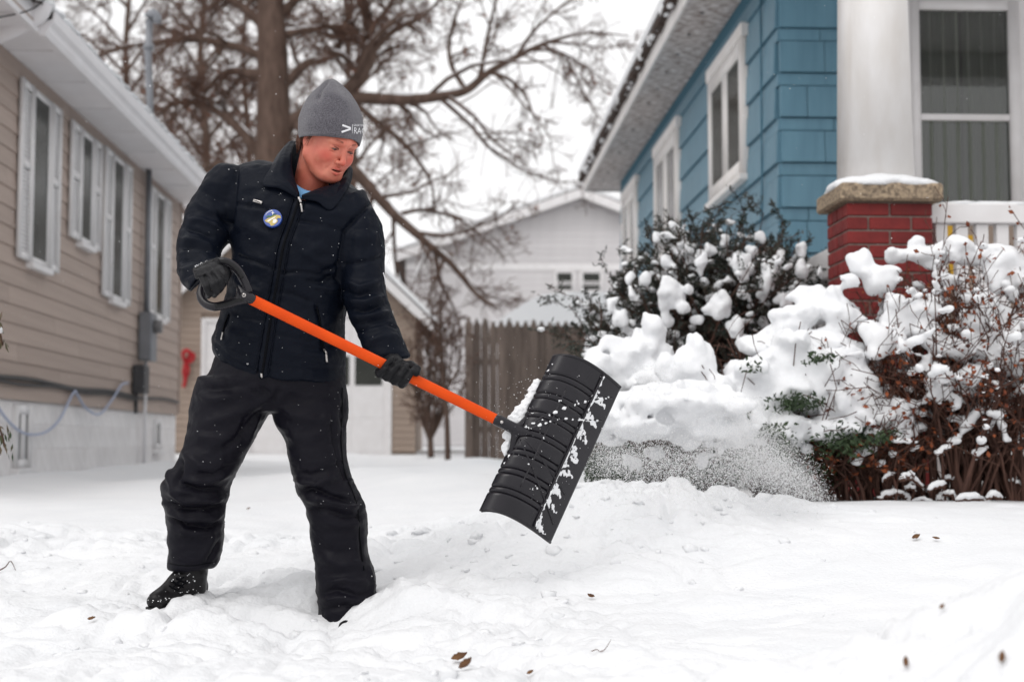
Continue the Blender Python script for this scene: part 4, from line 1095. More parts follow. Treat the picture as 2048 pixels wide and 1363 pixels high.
for q in allp:
    t = rg.uniform(.05, 1.1, 12); i = np.minimum((t*3).astype(int), 2); f = (t*3-i)[:, None]
    c = q[i]*(1-f)+q[i+1]*f; d = q[i+1]-q[i]; d = d/(np.linalg.norm(d, axis=1, keepdims=True)+1e-9)
    C.append(c+rg.normal(size=c.shape)*.007); D.append(d*1.0+rg.normal(size=c.shape)*.28)
C, D = np.concatenate(C), np.concatenate(D)
leaf_cloud('foliage', C, .0078, rg, 'evergreen', ever, elong=4.2, dirs=D)
bl = []
for (u, v, a, b, d) in [(1345, 590, 42, 42, -.35), (1440, 610, 38, 42, -.35), (1480, 530, 28, 40, -.2), (1530, 560, 22, 36, -.2), (1270, 500+90, 22, 24, -.2), (1500, 500, 16, 20, -.1), (1290, 560, 14, 18, -.2), (1335, 640, 18, 22, -.3),
      (1400, 530, 16, 24, -.2), (1550, 540, 22, 30, -.1), (1600, 540, 18, 22, -.1), (1420, 500, 16, 20, -.1), (1375, 500, 14, 16, 0), (1450, 480, 14, 18, 0), (1330, 520, 14, 18, -.1), (1475, 655, 22, 36, -.35), (1240, 640, 20, 24, -.2),
      (1225, 605, 14, 20, -.2), (1570, 600, 22, 20, -.2), (1620, 580, 22, 16, -.2), (1490, 590, 16, 18, -.2), (1390, 640, 18, 14, -.3), (1520, 475, 14, 14, 0), (1480, 470, 12, 12, 0), (1600, 500, 14, 16, 0), (1640, 545, 12, 14, -.1), (1560, 510, 12, 18, 0), (1310, 470, 10, 14, 0), (1350, 460, 10, 12, 0), (1260, 555, 12, 16, -.1)]:
    bl.append((u, v, a, b, d))
for k in range(0):
    u = rg.uniform(1180, 1665); lim = np.interp(u, [1120, 1180, 1260, 1330, 1420, 1500, 1600, 1670], [620, 580, 520, 465, 450, 455, 500, 550])
    bl.append((u, lim+rg.uniform(0, 240), rg.uniform(4, 13), rg.uniform(4, 13), rg.uniform(-.35, .35)))
def front(c): u_, v_ = proj(c); return c[1] < EYc+.12 and v_ > np.interp(u_, [1120, 1330, 1500, 1670], [600, 440, 440, 540])
snow_part('snow_load', px_blobs([(a, b, c*.70, d*.72, e-.30) for a, b, c, d, e in bl[:30]], rg, EYc, 5, .9, .3, .6)+along(rg, tp, 330, .009, .024, front)+along(rg, tp2, 260, .006, .014, front), .0095, ever, .016, .008, 22)

# low yew under big snow cushions, in the middle
rg = np.random.default_rng(52)
YYc = 6.3
yb = P(1560, 980, YYc); yb[2] = gz(yb[0], yb[1])
yew = thing('low_yew', 'low green shrub almost buried under thick rounded snow cushions', 'shrub', tuple(yb))
ps, rr = stems(rg, yb, 60, .66, .76, .010)
zb = P(1340, 960, YYc-.1); zb[2] = gz(zb[0], zb[1]); a_, r_2 = stems(rg, zb, 60, .42, .38, .009); ps += a_; rr += r_2
tp, tr = twigs_on(rg, ps, rr, 7, .35, .1, .4)
V, F = tubes(ps+tp, rr+tr, 4, cap=False); link('stems', mesh_np('stems', V, F, True), 'shrub_stem', yew)
C = []
for (u, v, su, sv, n) in ((1590, 805, 42, 14, 1300), (1690, 880, 45, 24, 1800), (1540, 860, 30, 14, 700), (1600, 900, 40, 20, 900), (1480, 815, 20, 12, 350), (1640, 945, 40, 25, 900), (1560, 890, 30, 30, 700), (1470, 842, 20, 9, 420), (1765, 872, 24, 12, 500), (1505, 735, 16, 10, 300), (1640, 715, 26, 9, 420), (1400, 790, 20, 10, 380), (1330, 930, 130, 36, 5200), (1240, 930, 60, 36, 1800), (1440, 920, 60, 40, 2200)):
    for k in range(n): C.append(P(u+rg.normal()*su*.6, v+rg.normal()*sv*.6, YYc+rg.normal()*.12-(.24 if v < 900 and u > 1450 else .02)))
leaf_cloud('foliage', np.array(C), .011, rg, 'yew_green', yew, elong=2.8)
cush = [(1585, 735, 80, 52, -.05), (1530, 770, 50, 42, -.1), (1640, 760, 60, 40, -.05), (1480, 790, 46, 44, -.1), (1450, 830, 60, 40, -.15), (1350, 826, 108, 34, -.35), (1290, 818, 70, 32, -.3), (1410, 808, 66, 36, -.3), (1240, 838, 44, 26, -.3),
        (1710, 800, 66, 60, -.05), (1755, 840, 40, 36, -.1), (1680, 740, 40, 30, 0), (1600, 860, 46, 22, -.15), (1660, 865, 40, 20, -.15), (1540, 850, 40, 24, -.15), (1390, 740, 46, 50, -.1), (1290, 700, 38, 44, .25), (1240, 730, 44, 40, .2), (1300, 760, 40, 30, .1), (1500, 850, 40, 26, -.2), (1230, 872, 20, 12, -.3), (1370, 872, 18, 16, -.35), (1440, 878, 22, 12, -.3), (1425, 848, 40, 22, -.35), (1310, 905, 10, 9, -.2), (1405, 915, 12, 8, -.2), (1260, 925, 10, 8, -.2), (1205, 855, 22, 18, -.3), (1300, 846, 60, 20, -.35)]
snow_part('snow_load', px_blobs([(a, b, c*1.15, d*1.08, e-.12) for a, b, c, d, e in cush], rg, YYc, 8, .9, .28, .68), .0112, yew, .026, .015, 14)

# leggy deciduous shrub with rusty leaves and white caps, on the right
rg = np.random.default_rng(53)
DYc = 6.15
db = P(1890, 1010, DYc); db[2] = gz(db[0], db[1])
dec = thing('rusty_shrub', 'tall leggy shrub with rusty dry leaves and thick snow caps beside the brick pier', 'shrub', tuple(db))
ps, rr = [], []
for b_, n_, h_ in (((.06, 0), 38, 1.08), ((.32, .05), 38, 1.08), ((-.14, .1), 38, 1.08), ((.6, .1), 38, 1.08), ((.2, .15), 38, 1.08), ((-.34, -.02), 34, .55), ((-.48, .05), 26, .45)):
    a, r = stems(rg, (db[0]+b_[0], db[1]+b_[1], db[2]), n_, .46 if h_ > 1 else .26, h_, .010, jit=.13); ps += a; rr += r
tp, tr = twigs_on(rg, ps, rr, 6, .42, .35, .25); tp2, tr2 = twigs_on(rg, tp, tr, 3, .55, .2, .2)
V, F = tubes(ps, rr, 6, cap=False); link('stems', mesh_np('stems', V, F, True), 'shrub_stem', dec)
V, F = tubes(tp+tp2, [np.maximum(x, .0014) for x in tr+tr2], 3, cap=False); tag(link('twigs', mesh_np('twigs', V, F, True), 'shrub_stem', dec), kind='stuff')
allq = tp+tp2; idx = rg.integers(0, len(allq), 5600)
C = np.array([allq[i][rg.integers(1, 4)] for i in idx])+rg.normal(size=(len(idx), 3))*.010
leaf_cloud('dry_leaves', C, .0175, rg, 'dry_leaf', dec, elong=1.5)
cap_ = [(1915, 500, 52, 28, -.05), (1860, 510, 40, 26, -.05), (1975, 510, 46, 26, -.05), (1832, 488, 18, 18, -.05), (2010, 520, 30, 26, -.1), (1722, 530, 34, 30, -.1), (1760, 560, 40, 32, -.1), (1700, 560, 24, 20, -.15), (1790, 508, 24, 18, 0), (1995, 555, 28, 32, -.1), (1960, 600, 30, 24, -.15), (2045, 560, 40, 40, -.1),
        (1800, 640, 46, 46, -.2), (1760, 680, 44, 40, -.25), (1840, 660, 40, 40, -.2), (1850, 620, 24, 20, -.2), (1900, 700, 36, 20, -.25), (1990, 690, 70, 34, -.2), (2040, 660, 40, 30, -.2), (1950, 650, 40, 26, -.2), (1940, 750, 28, 22, -.3), (2000, 720, 50, 30, -.25), (2010, 640, 40, 28, -.2),
        (1640, 620, 60, 40, -.05), (1590, 640, 56, 34, -.1), (1560, 680, 60, 30, -.1), (1640, 680, 60, 30, -.15), (1690, 640, 40, 30, -.1), (1520, 690, 40, 24, -.1), (1700, 700, 40, 26, -.15), (1620, 590, 40, 24, 0), (1670, 590, 26, 20, -.1),
        (1820, 810, 14, 18, -.3), (1890, 790, 12, 14, -.3), (1870, 770, 14, 18, -.3), (1915, 800, 10, 14, -.3), (1790, 865, 12, 14, -.3), (1815, 868, 9, 10, -.3), (1752, 870, 12, 14, -.3), (1710, 915, 12, 14, -.3), (1740, 900, 14, 9, -.3), (1785, 905, 8, 8, -.3), (1760, 925, 9, 9, -.3), (1900, 760, 16, 14, -.25), (1850, 730, 16, 14, -.25), (1980, 620, 18, 16, -.2), (1900, 560, 16, 16, -.1), (1880, 600, 14, 14, -.1), (1930, 640, 14, 16, -.2)]
for k in range(20): cap_.append((rg.uniform(1680, 2060), rg.uniform(560, 900), rg.uniform(3, 8), rg.uniform(3, 8), rg.uniform(-.3, .25)))
cap_ += [(2120+i*50, 520+40*math.sin(i), 50, 36, -.05) for i in range(6)]
def upper(c): u_, v_ = proj(c); return c[1] < DYc+.2 and 480 < v_ < 900 and rg.random() < (1.2-(v_-480)/450)
snow_part('snow_load', px_blobs([(a, b, c*.93, d*.88, e+.19) for a, b, c, d, e in cap_], rg, DYc, 4, .75, .35, .65)+along(rg, tp, 260, .008, .022, upper)+along(rg, tp2, 160, .006, .013, upper), .0100, dec, .022, .009, 16)
# snow lying along the bent lower stems
sp, sr = [], []
for k in range(26):
    u0 = rg.uniform(1740, 2060); v0 = rg.uniform(955, 1015); ln = rg.uniform(20, 60); dv = rg.uniform(-26, 26); d0 = rg.uniform(-.3, .15)
    q = resample([P(u0, v0, DYc+d0), P(u0+ln*.5, v0-8+dv*.3, DYc+d0), P(u0+ln, v0+dv, DYc+d0+.03)], 10); q += rg.normal(size=q.shape)*.003
    sp.append(q); sr.append(np.array([.003, .008, .012, .011, .014, .012, .013, .010, .007, .003])*rg.uniform(.6, 1.3))
V, F = tubes(sp, sr, 8); tag(link('stem_snow', mesh_np('stem_snow', V, F, True), 'snow', dec), kind='stuff')
V, F = tubes([q-[0, 0, .011] for q in sp], [r*.7 for r in sr], 6); tag(link('low_stems', mesh_np('low_stems', V, F, True), 'shrub_stem', dec), kind='stuff')
# dark brick porch base behind the shrubs
piece('porch_base', 'brick_red', (px0+.02, PY+.02+pd, .0), (BX+7, PY+pd+.10, .50), blue, .004)
# leafy twig poking in at the left edge
rg = np.random.default_rng(61)
rh = thing('leafy_branch', 'dark green leafy twigs with a little snow poking in at the left edge', 'branch', tuple(P(-120, 900, 5.6)))
q1 = resample([P(-160, 560, 5.6), P(-60, 600, 5.6), P(-10, 640, 5.6), P(6, 690, 5.6)], 14); q2 = resample([P(-160, 800, 5.6), P(-60, 830, 5.6), P(-6, 850, 5.6), P(12, 900, 5.6)], 14)
V, F = tubes([q1, q2], [np.linspace(.008, .003, 14)]*2, 6); link('stem', mesh_np('stem', V, F, True), 'shrub_stem', rh)
C = np.concatenate([np.repeat(q1[4:], 5, 0), np.repeat(q2[4:], 5, 0)])+rg.normal(size=(100, 3))*[.012, .02, .018]
leaf_cloud('leaves', C, .013, rg, 'rhodo_leaf', rh, elong=3.2, dirs=np.tile([[.2, 0, -1]], (100, 1)), kind=None)
V, F = ico_lumps([(*(q1[8]+[.004, -.01, .012]), .014, .014, .012), (*(q1[11]+[0, -.01, .012]), .012, .012, .014), (*(q2[8]+[0, -.01, .01]), .012, .012, .010)], 9)
tag(link('snow_load', mesh_np('snow_load', V, F, True), 'snow_fine', rh), kind='stuff')
# ---------------------------------------------------------------- the person
PYc = 4.40
def W(u, v, d=0.0): return P(u, v, PYc+d)
person = thing('person', 'person in black winter jacket, black snow trousers and grey beanie, shovelling snow', 'person', tuple(W(550, 1225)))

def loft(stations, n=28, steps=6, power=2.2):
    """closed loft through (uL,vL,uR,vR,d,t): width between the two photo-side points, depth t metres"""
    S = np.array(stations, float); S = resample(S, (len(S)-1)*steps+1)
    ang = np.arange(n)*2*math.pi/n
    c, s = np.cos(ang), np.sin(ang)
    ce, se = np.sign(c)*np.abs(c)**(2/power), np.sign(s)*np.abs(s)**(2/power)
    V = []
    for a in S:
        L, R = W(a[0], a[1], a[4]), W(a[2], a[3], a[4]); m = (L+R)/2; w = (R-L)/2
        V.append(m+ce[:, None]*w+se[:, None]*np.array([0, a[5], 0]))
    V = np.concatenate(V); k = len(S); F = []
    for i in range(k-1):
        for j in range(n): F.append((i*n+j, i*n+(j+1) % n, (i+1)*n+(j+1) % n, (i+1)*n+j))
    V = np.vstack([V, V[:n].mean(0), V[-n:].mean(0)]); a, b = len(V)-2, len(V)-1
    T3 = [(a, (j+1) % n, j) for j in range(n)]+[(b, (k-1)*n+j, (k-1)*n+(j+1) % n) for j in range(n)]
    return V, [np.array(F), np.array(T3)]
def merge_meshes(parts):
    Vs, Qs, Ts, off = [], [], [], 0
    for V, F in parts:
        Vs.append(V)
        for f in (F if isinstance(F, list) else [F]): (Qs if f.shape[1] == 4 else Ts).append(f+off)
        off += len(V)
    return np.concatenate(Vs), [np.concatenate(x) for x in (Qs, Ts) if x]
def remesh(parts, voxel, smooth=3):
    V, F = merge_meshes(parts)
    o = link('tmp', mesh_np('tmp', V, F)); md = o.modifiers.new('r', 'REMESH'); md.mode = 'VOXEL'; md.voxel_size = voxel
    bpy.context.view_layer.update()
    ev = o.evaluated_get(bpy.context.evaluated_depsgraph_get()); me = ev.to_mesh()
    n = len(me.vertices); co = np.empty(n*3); me.vertices.foreach_get('co', co)
    q = np.empty(len(me.loops), np.int32); me.loops.foreach_get('vertex_index', q)
    Q = q.reshape(-1, 4); Vn = co.reshape(-1, 3)
    ev.to_mesh_clear(); m0 = o.data; bpy.data.objects.remove(o); bpy.data.meshes.remove(m0)
    if smooth: Vn = lap_smooth(Vn, edges_of(Q), smooth)
    return Vn, Q
def capsule(a, b, ra, rb, n=10, rings=4):
    """tapered round-ended tube as loft-like closed mesh"""
    a, b = np.asarray(a, float), np.asarray(b, float); d = b-a; L = np.linalg.norm(d)+1e-9; d = d/L
    pts, rad = [], []
    for k in range(rings): 
        th = math.pi/2*(1-(k+.15)/rings); pts.append(a-d*ra*math.sin(th)); rad.append(ra*math.cos(th))
    pts += [a, b]; rad += [ra, rb]
    for k in range(rings):
        th = math.pi/2*((k+.85)/rings); pts.append(b+d*rb*math.sin(th)); rad.append(rb*math.cos(th))
    V, F = tubes([np.array(pts)], [np.array(rad)], n)
    return V, F
def chain(pts, rads, n=10):
    return [capsule(pts[i], pts[i+1], rads[i], rads[i+1], n) for i in range(len(pts)-1)]

def seg_dist(u, v, line):
    d = np.full(len(u), 1e9); tt = np.zeros(len(u)); L = np.asarray(line, float); n = len(L)-1
    for i in range(n):
        a, b = L[i], L[i+1]; ab = b-a
        t = np.clip(((u-a[0])*ab[0]+(v-a[1])*ab[1])/(ab@ab), 0, 1)
        q = np.hypot(u-a[0]-t*ab[0], v-a[1]-t*ab[1]); m = q < d
        d[m] = q[m]; tt[m] = ((i+t)/n)[m]
    return d, tt
def press(V, Q, folds, noise=None):
    """folds: (polyline px, amount m (+ out, - in), width px, fade) on the side turned to the street"""
    N = vnormals(V, Q); u, v = proj(V)
    view = CAM-V; view /= np.linalg.norm(view, axis=1, keepdims=True)
    fr = sstep(-.05, .35, (N*view).sum(1))
    D = np.zeros(len(V))
    for f in folds:
        line, amt, wd = f[0], f[1], f[2]; fade = f[3] if len(f) > 3 else True
        d, t = seg_dist(u, v, line)
        k = np.exp(-(d/wd)**2)
        if fade: k = k*np.clip(np.minimum(t, 1-t)*4+.15, 0, 1)
        D += amt*k*fr
    if noise is not None: D += noise(V, u, v, fr)
    return V+N*D[:, None]

# ---- jacket
torso = [(548, 330, 690, 366, .02, .06), (505, 324, 708, 374, .01, .085), (455, 348, 742, 408, -.01, .11), (448, 400, 748, 452, -.02, .13), (460, 462, 738, 500, -.02, .14), (465, 520, 702, 550, -.02, .143),
         (454, 580, 692, 604, -.01, .147), (438, 640, 690, 660, 0, .152), (424, 690, 691, 712, .005, .158), (440, 728, 691, 752, .005, .158), (462, 754, 691, 770, .005, .156)]
sl_l = [(470, 330, 512, 398, 0, .075), (436, 330, 498, 418, 0, .088), (403, 368, 482, 445, 0, .092), (374, 424, 468, 470, -.02, .088), (357, 480, 448, 492, -.06, .085), (355, 528, 438, 513, -.13, .075), (363, 562, 434, 517, -.22, .062), (379, 583, 433, 520, -.295, .048)]
sl_r = [(668, 420, 728, 380, -.01, .085), (678, 482, 763, 452, -.03, .092), (684, 550, 769, 533, -.05, .088), (690, 612, 775, 600, -.08, .086), (708, 656, 794, 645, -.12, .08), (728, 702, 811, 690, -.155, .07), (744, 730, 823, 714, -.175, .056)]
V, Q = remesh([loft(torso, 36), loft(sl_l), loft(sl_r)], .0056, 5)
# hem dips at the zip
u, v = proj(V)
jf = [
 ([(497, 410), (520, 414), (535, 420)], -.006, 4, False), ([(474, 408), (500, 412)], -.006, 4, False), ([(598, 440), (640, 448), (690, 462)], -.006, 4, False),
 ([(478, 512), (510, 522), (548, 537)], -.007, 4, False), ([(560, 545), (605, 543), (672, 556)], -.007, 4, False), ([(560, 582), (595, 590), (632, 608)], -.007, 4), ([(466, 625), (495, 634), (528, 640)], -.006, 4, False),
 ([(548, 668), (600, 676), (660, 690)], -.005, 4), ([(440, 690), (480, 706), (522, 716)], -.005, 4), ([(540, 728), (600, 738), (690, 735)], -.0035, 4, False), ([(425, 680), (470, 722), (520, 745)], -.0035, 4, False),
 # zip placket
 ([(588, 400), (572, 445), (556, 492), (544, 560), (530, 640), (520, 700), (512, 757)], -.004, 3, False), ([(610, 400), (594, 445), (578, 492), (566, 560), (552, 640), (544, 700), (536, 757)], -.004, 3, False),
 ([(598, 400), (583, 445), (567, 492), (555, 560), (541, 640), (532, 700), (523, 757)], .004, 7, False),
 # arm holes
 ([(478, 322), (472, 360), (468, 400), (464, 455)], -.008, 5, False), ([(745, 405), (712, 435), (690, 462), (680, 520), (676, 560)], -.010, 5, False), ([(722, 360), (738, 385), (748, 412)], -.006, 4),
 # body drapes
 ([(600, 500), (630, 520), (665, 530)], .007, 9), ([(610, 560), (640, 566), (672, 548)], -.009, 7), ([(625, 570), (660, 580), (682, 575)], .008, 7), ([(640, 545), (668, 535), (684, 520)], -.008, 6), ([(590, 620), (640, 650), (684, 640)], .006, 10), ([(600, 690), (640, 700), (685, 680)], -.006, 8),
 ([(470, 560), (500, 580), (535, 590)], .007, 10), ([(455, 600), (490, 612), (525, 612)], .007, 10), ([(448, 660), (480, 672), (520, 680)], .008, 10), ([(560, 620), (600, 640), (640, 660)], .008, 12), ([(560, 700), (620, 712), (680, 712)], .007, 11), ([(580, 480), (620, 500), (660, 495)], .006, 12), ([(490, 450), (520, 465), (548, 480)], .006, 12), ([(600, 410), (650, 425), (690, 430)], .006, 12),
 # pockets
 ([(632, 612), (638, 640), (644, 680), (650, 702)], -.007, 3.5, False), ([(458, 628), (450, 648), (446, 668)], -.007, 3.5, False),
 # left sleeve gathers
 ([(365, 455), (395, 462), (430, 478)], -.010, 5), ([(372, 440), (405, 440), (445, 462)], .008, 6), ([(360, 480), (395, 482), (432, 496)], .009, 6), ([(358, 495), (390, 494), (428, 505)], -.009, 5), ([(358, 510), (388, 506), (420, 512)], .008, 5), ([(360, 525), (385, 518), (410, 518)], -.008, 4), ([(430, 420), (450, 440), (466, 452)], -.010, 5), ([(420, 440), (440, 460), (455, 470)], .008, 5), ([(405, 380), (430, 400), (462, 410)], -.006, 7), ([(390, 405), (420, 420), (455, 430)], .006, 8), ([(362, 545), (378, 535), (394, 530)], .006, 5), ([(364, 560), (376, 548), (388, 542)], -.006, 4),
 # right sleeve gathers
 ([(690, 528), (730, 522), (766, 512)], -.008, 4, False), ([(690, 560), (720, 575), (768, 560)], .009, 7), ([(684, 580), (715, 592), (752, 582)], -.010, 6), ([(692, 600), (730, 606), (772, 590)], .010, 7), ([(692, 618), (730, 622), (775, 606)], -.011, 5), ([(700, 634), (740, 634), (784, 622)], .010, 6), ([(706, 648), (745, 642), (786, 634)], -.008, 5), ([(712, 668), (735, 652), (775, 645), (795, 655)], -.007, 4, False), ([(722, 690), (760, 674), (800, 672)], .006, 9), ([(738, 722), (780, 712), (818, 706)], -.004, 5), ([(700, 470), (730, 478), (760, 470)], .006, 12), ([(748, 440), (738, 480), (730, 515)], -.004, 7),
]
def jn(V, u, v, fr):
    a = fbm(V[:, 0]*16, V[:, 1]*16, V[:, 2]*24, 3)
    return .0034*a+.0020*(1-np.abs(vnoise(V[:, 0]*26+3, V[:, 1]*26, V[:, 2]*32)))
jf = [(f[0], f[1]*1.2, f[2]*.9)+tuple(f[3:]) for f in jf]
V = press(V, Q, jf, jn)
def in_poly(u, v, poly):
    c = np.zeros(len(u), bool); n = len(poly)
    for i in range(n):
        (x0, y0), (x1, y1) = poly[i], poly[i-1]
        m = ((y0 > v) != (y1 > v)) & (u < (x1-x0)*(v-y0)/(y1-y0+1e-9)+x0); c ^= m
    return c
u, v = proj(V)                                        # the open neck
hole = in_poly(u, v, [(580, 300), (700, 300), (692, 350), (650, 380), (606, 399), (592, 376), (584, 345)])
Q = Q[~hole[Q].any(1)]
JV, JQ = V, Q
jacket = link('jacket', mesh_np('jacket', V, Q, True), 'jacket_cloth', person)
JB = BVHTree.FromPolygons([Vector(x) for x in JV], [list(map(int, q)) for q in JQ])

def hit(bvh, u, v, lift=.003):
    """the point of a garment's front seen in direction (u, v), lifted a little off it"""
    d = W(u, v)-CAM; d = d/np.linalg.norm(d)
    loc, nor, i, dist = bvh.ray_cast(Vector(CAM), Vector(d))
    if loc is None: return None, np.array([0, -1, 0.])
    return np.array(loc)+np.array(nor)*lift, np.array(nor)
def strip(name, line, wpx, bvh, m, parent, lift=.004, thick=.004, n=40):
    L = resample(line, n); hs_ = [q for q in (hit(bvh, a, b, lift) for a, b in L) if q[0] is not None]
    if len(hs_) < 3: print('line MISS', name, line); return None
    pts, nrm = zip(*hs_); p = np.array(pts); nn = np.array(nrm); n = len(p)
    for _ in range(2): p[1:-1] = (p[:-2]+2*p[1:-1]+p[2:])/4
    t = np.gradient(p, axis=0); t /= np.linalg.norm(t, axis=1, keepdims=True); s = np.cross(t, nn); s /= np.linalg.norm(s, axis=1, keepdims=True)
    hw = wpx/646/2
    V = np.concatenate([p-s*hw, p+s*hw, p+s*hw*.8+nn*thick, p-s*hw*.8+nn*thick]); F = []
    for i in range(n-1):
        for a in range(4):
            b = (a+1) % 4; F.append((a*n+i, b*n+i, b*n+i+1, a*n+i+1))
    F += [(0, 3*n, 2*n, n), (n-1, 2*n-1, 3*n-1, 4*n-1)]
    return link(name, mesh_np(name, V, np.array(F), True), m, parent)
ZL = [(598, 398), (583, 445), (567, 492), (555, 560), (541, 640), (532, 700), (523, 755)]
zp = strip('zipper', ZL, 5, JB, 'cloth_edge', jacket, .002, .003, 60)
for off in (-12, 11): strip('placket_edge', [(a+off, b) for a, b in ZL], 2.5, JB, 'jacket_cloth', jacket, .001, .003, 60)
strip('zip_pull', [(598, 397), (600, 406)], 5, JB, 'zip_metal', zp, .006, .005, 6)
strip('zip_pull', [(600, 408), (602, 424)], 4, JB, 'zip_metal', zp, .006, .004, 6)
strip('zip_pull', [(649, 701), (651, 708)], 3.5, JB, 'zip_metal', jacket, .004, .004, 5)
strip('zip_pull', [(651, 709), (652, 722)], 4, JB, 'zip_metal', jacket, .004, .004, 5)
strip('zip_pull', [(447, 664), (445, 680)], 3, JB, 'zip_metal', jacket, .004, .003, 5)
strip('zip_stop', [(525, 746), (524, 752)], 4, JB, 'zip_metal', zp, .005, .004, 5)
strip('pocket_welt', [(634, 614), (640, 640), (645, 680), (650, 702)], 3, JB, 'cloth_edge', jacket, .002, .004, 20)
strip('pocket_welt', [(458, 628), (450, 648), (446, 668)], 3, JB, 'cloth_edge', jacket, .002, .004, 20)
nt = strip('name_tag', [(508, 401.5), (525, 406)], 6, JB, 'zip_metal', jacket, .003, .003, 6)
strip('tag_print', [(511, 402.5), (522, 405.2)], 2, JB, 'cloth_edge', nt, .0075, .0006, 6)
# round badge: blue button with a golden hill, pale house shapes and a star
bc_, bn = hit(JB, 546.5, 438.5, .004)
bx_ = np.cross([0, 0, 1], bn); bx_ /= np.linalg.norm(bx_); bx_ = -bx_ if bx_[0] < 0 else bx_; bz_ = np.cross(bx_, -bn); bz_ = -bz_ if bz_[2] < 0 else bz_
def badge_pt(x, y, h): return bc_+bx_*x*.0285+bz_*y*.0285+bn*h
def disc(name, pts, m, parent, h0, h1):
    n = len(pts); V = [badge_pt(x, y, h0) for x, y in pts]+[badge_pt(x*.97, y*.97, h1) for x, y in pts]
    bm = bmesh.new(); vs = [bm.verts.new(q) for q in V]
    bm.faces.new(vs[n:]); bm.faces.new(vs[:n][::-1])
    for i in range(n): bm.faces.new([vs[i], vs[(i+1) % n], vs[n+(i+1) % n], vs[n+i]])
    bmesh.ops.recalc_face_normals(bm, faces=bm.faces); me = bpy.data.meshes.new(name); bm.to_mesh(me); bm.free()
    return link(name, me, m, parent)
cir = [(math.cos(a), math.sin(a)) for a in np.linspace(0, 6.283, 33)[:-1]]
bd = disc('badge', cir, 'badge_blue', jacket, -.002, .006)
disc('badge_hill', [(-.82, -.30), (-.55, -.05), (-.2, .08), (.15, .3), (.5, .36), (.85, .25), (.9, -.05), (.6, .0), (.45, -.15), (.62, -.35), (.45, -.6), (.15, -.85), (-.1, -.9), (-.3, -.6), (-.6, -.5)], 'badge_gold', bd, .0058, .0068)
disc('badge_path', [(-.6, -.38), (-.3, -.15), (.0, .02), (.4, .2), (.2, -.05), (-.1, -.2), (-.35, -.45)], 'badge_white', bd, .0066, .0074)
disc('badge_figure', [(.05, -.55), (.1, -.2), (.3, -.1), (.5, -.25), (.45, -.5), (.25, -.62)], 'badge_white', bd, .0066, .0075)
disc('badge_trees', [(-.75, .05), (-.5, .3), (-.2, .22), (.1, .42), (.4, .5), (.2, .3), (-.2, .1)], 'badge_green', bd, .0064, .0072)
disc('badge_star', [(0, .85), (.05, .62), (.22, .58), (.05, .53), (0, .3), (-.05, .53), (-.22, .58), (-.05, .62)], 'badge_white', bd, .0062, .0074)
for k in range(9):
    a = 2.75-k*.13; disc('badge_letter', [(math.cos(a)*r+dx, math.sin(a)*r) for r, dx in ((.8, -.03), (.92, -.03), (.92, .04), (.8, .04))], 'badge_white', bd, .0062, .007)
# collar: two turned-down wings round the neck
def wing(name, top, low, m, parent, thick=.009, bulge=.012):
    n, k = 26, 9; A = resample(np.array([W(*p) for p in top]), n); B = resample(np.array([W(*p) for p in low]), n)
    G = np.zeros((n, k, 3))
    for j in range(k):
        t = j/(k-1); G[:, j] = A*(1-t)+B*t
        G[:, j] += np.array([0, -1, .3])*bulge*math.sin(math.pi*min(1, t*1.0))*1.3
        G[:, j] += (.0034*np.sin(np.linspace(0, 1, n)*0+t*math.pi*7))[:, None]*np.array([0, -1, .2])
    V = G.reshape(-1, 3); ii = np.arange(n*k).reshape(n, k)
    F = np.stack([ii[:-1, :-1], ii[1:, :-1], ii[1:, 1:], ii[:-1, 1:]], -1).reshape(-1, 4)
    V += (.0018*fbm(V[:, 0]*60, V[:, 1]*60, V[:, 2]*60, 2))[:, None]*np.array([0, -1, 0])
    me = mesh_np(name, V, F, True); o = link(name, me, m, parent)
    s = o.modifiers.new('s', 'SOLIDIFY'); s.thickness = thick; s.offset = 0
    b = o.modifiers.new('b', 'SUBSURF'); b.levels = 1; b.render_levels = 1
    return o
wing('collar_wing', [(592, 284, .06), (586, 296, .0), (584, 318, -.06), (586, 345, -.095), (592, 368, -.115), (598, 392, -.135)], [(574, 292, .07), (556, 312, .0), (541, 338, -.08), (524, 371, -.135), (558, 377, -.15), (597, 397, -.152)], 'jacket_cloth', jacket)
wing('collar_wing', [(694, 326, .08), (697, 340, .05), (690, 352, .01), (668, 368, -.05), (640, 378, -.10), (604, 394, -.135)], [(704, 340, .06), (702, 360, .0), (692, 384, -.09), (662, 421, -.145), (634, 404, -.152), (604, 399, -.152)], 'jacket_cloth', jacket)
# collar stand behind the neck
wing('collar_stand', [(584, 286, .07), (605, 290, .13), (640, 300, .15), (675, 312, .13), (694, 326, .08)], [(562, 400, .05), (590, 404, .09), (630, 408, .11), (670, 410, .09), (700, 412, .05)], 'jacket_cloth', jacket)
for ln in ([(524, 372), (556, 378), (592, 383)], [(662, 422), (634, 405), (612, 394)]):
    pass
# knit emblem at the edge of the right sleeve
strip('sleeve_emblem', [(765, 546), (768, 556), (769, 568)], 5, JB, 'white_thread', jacket, .002, .002, 8)

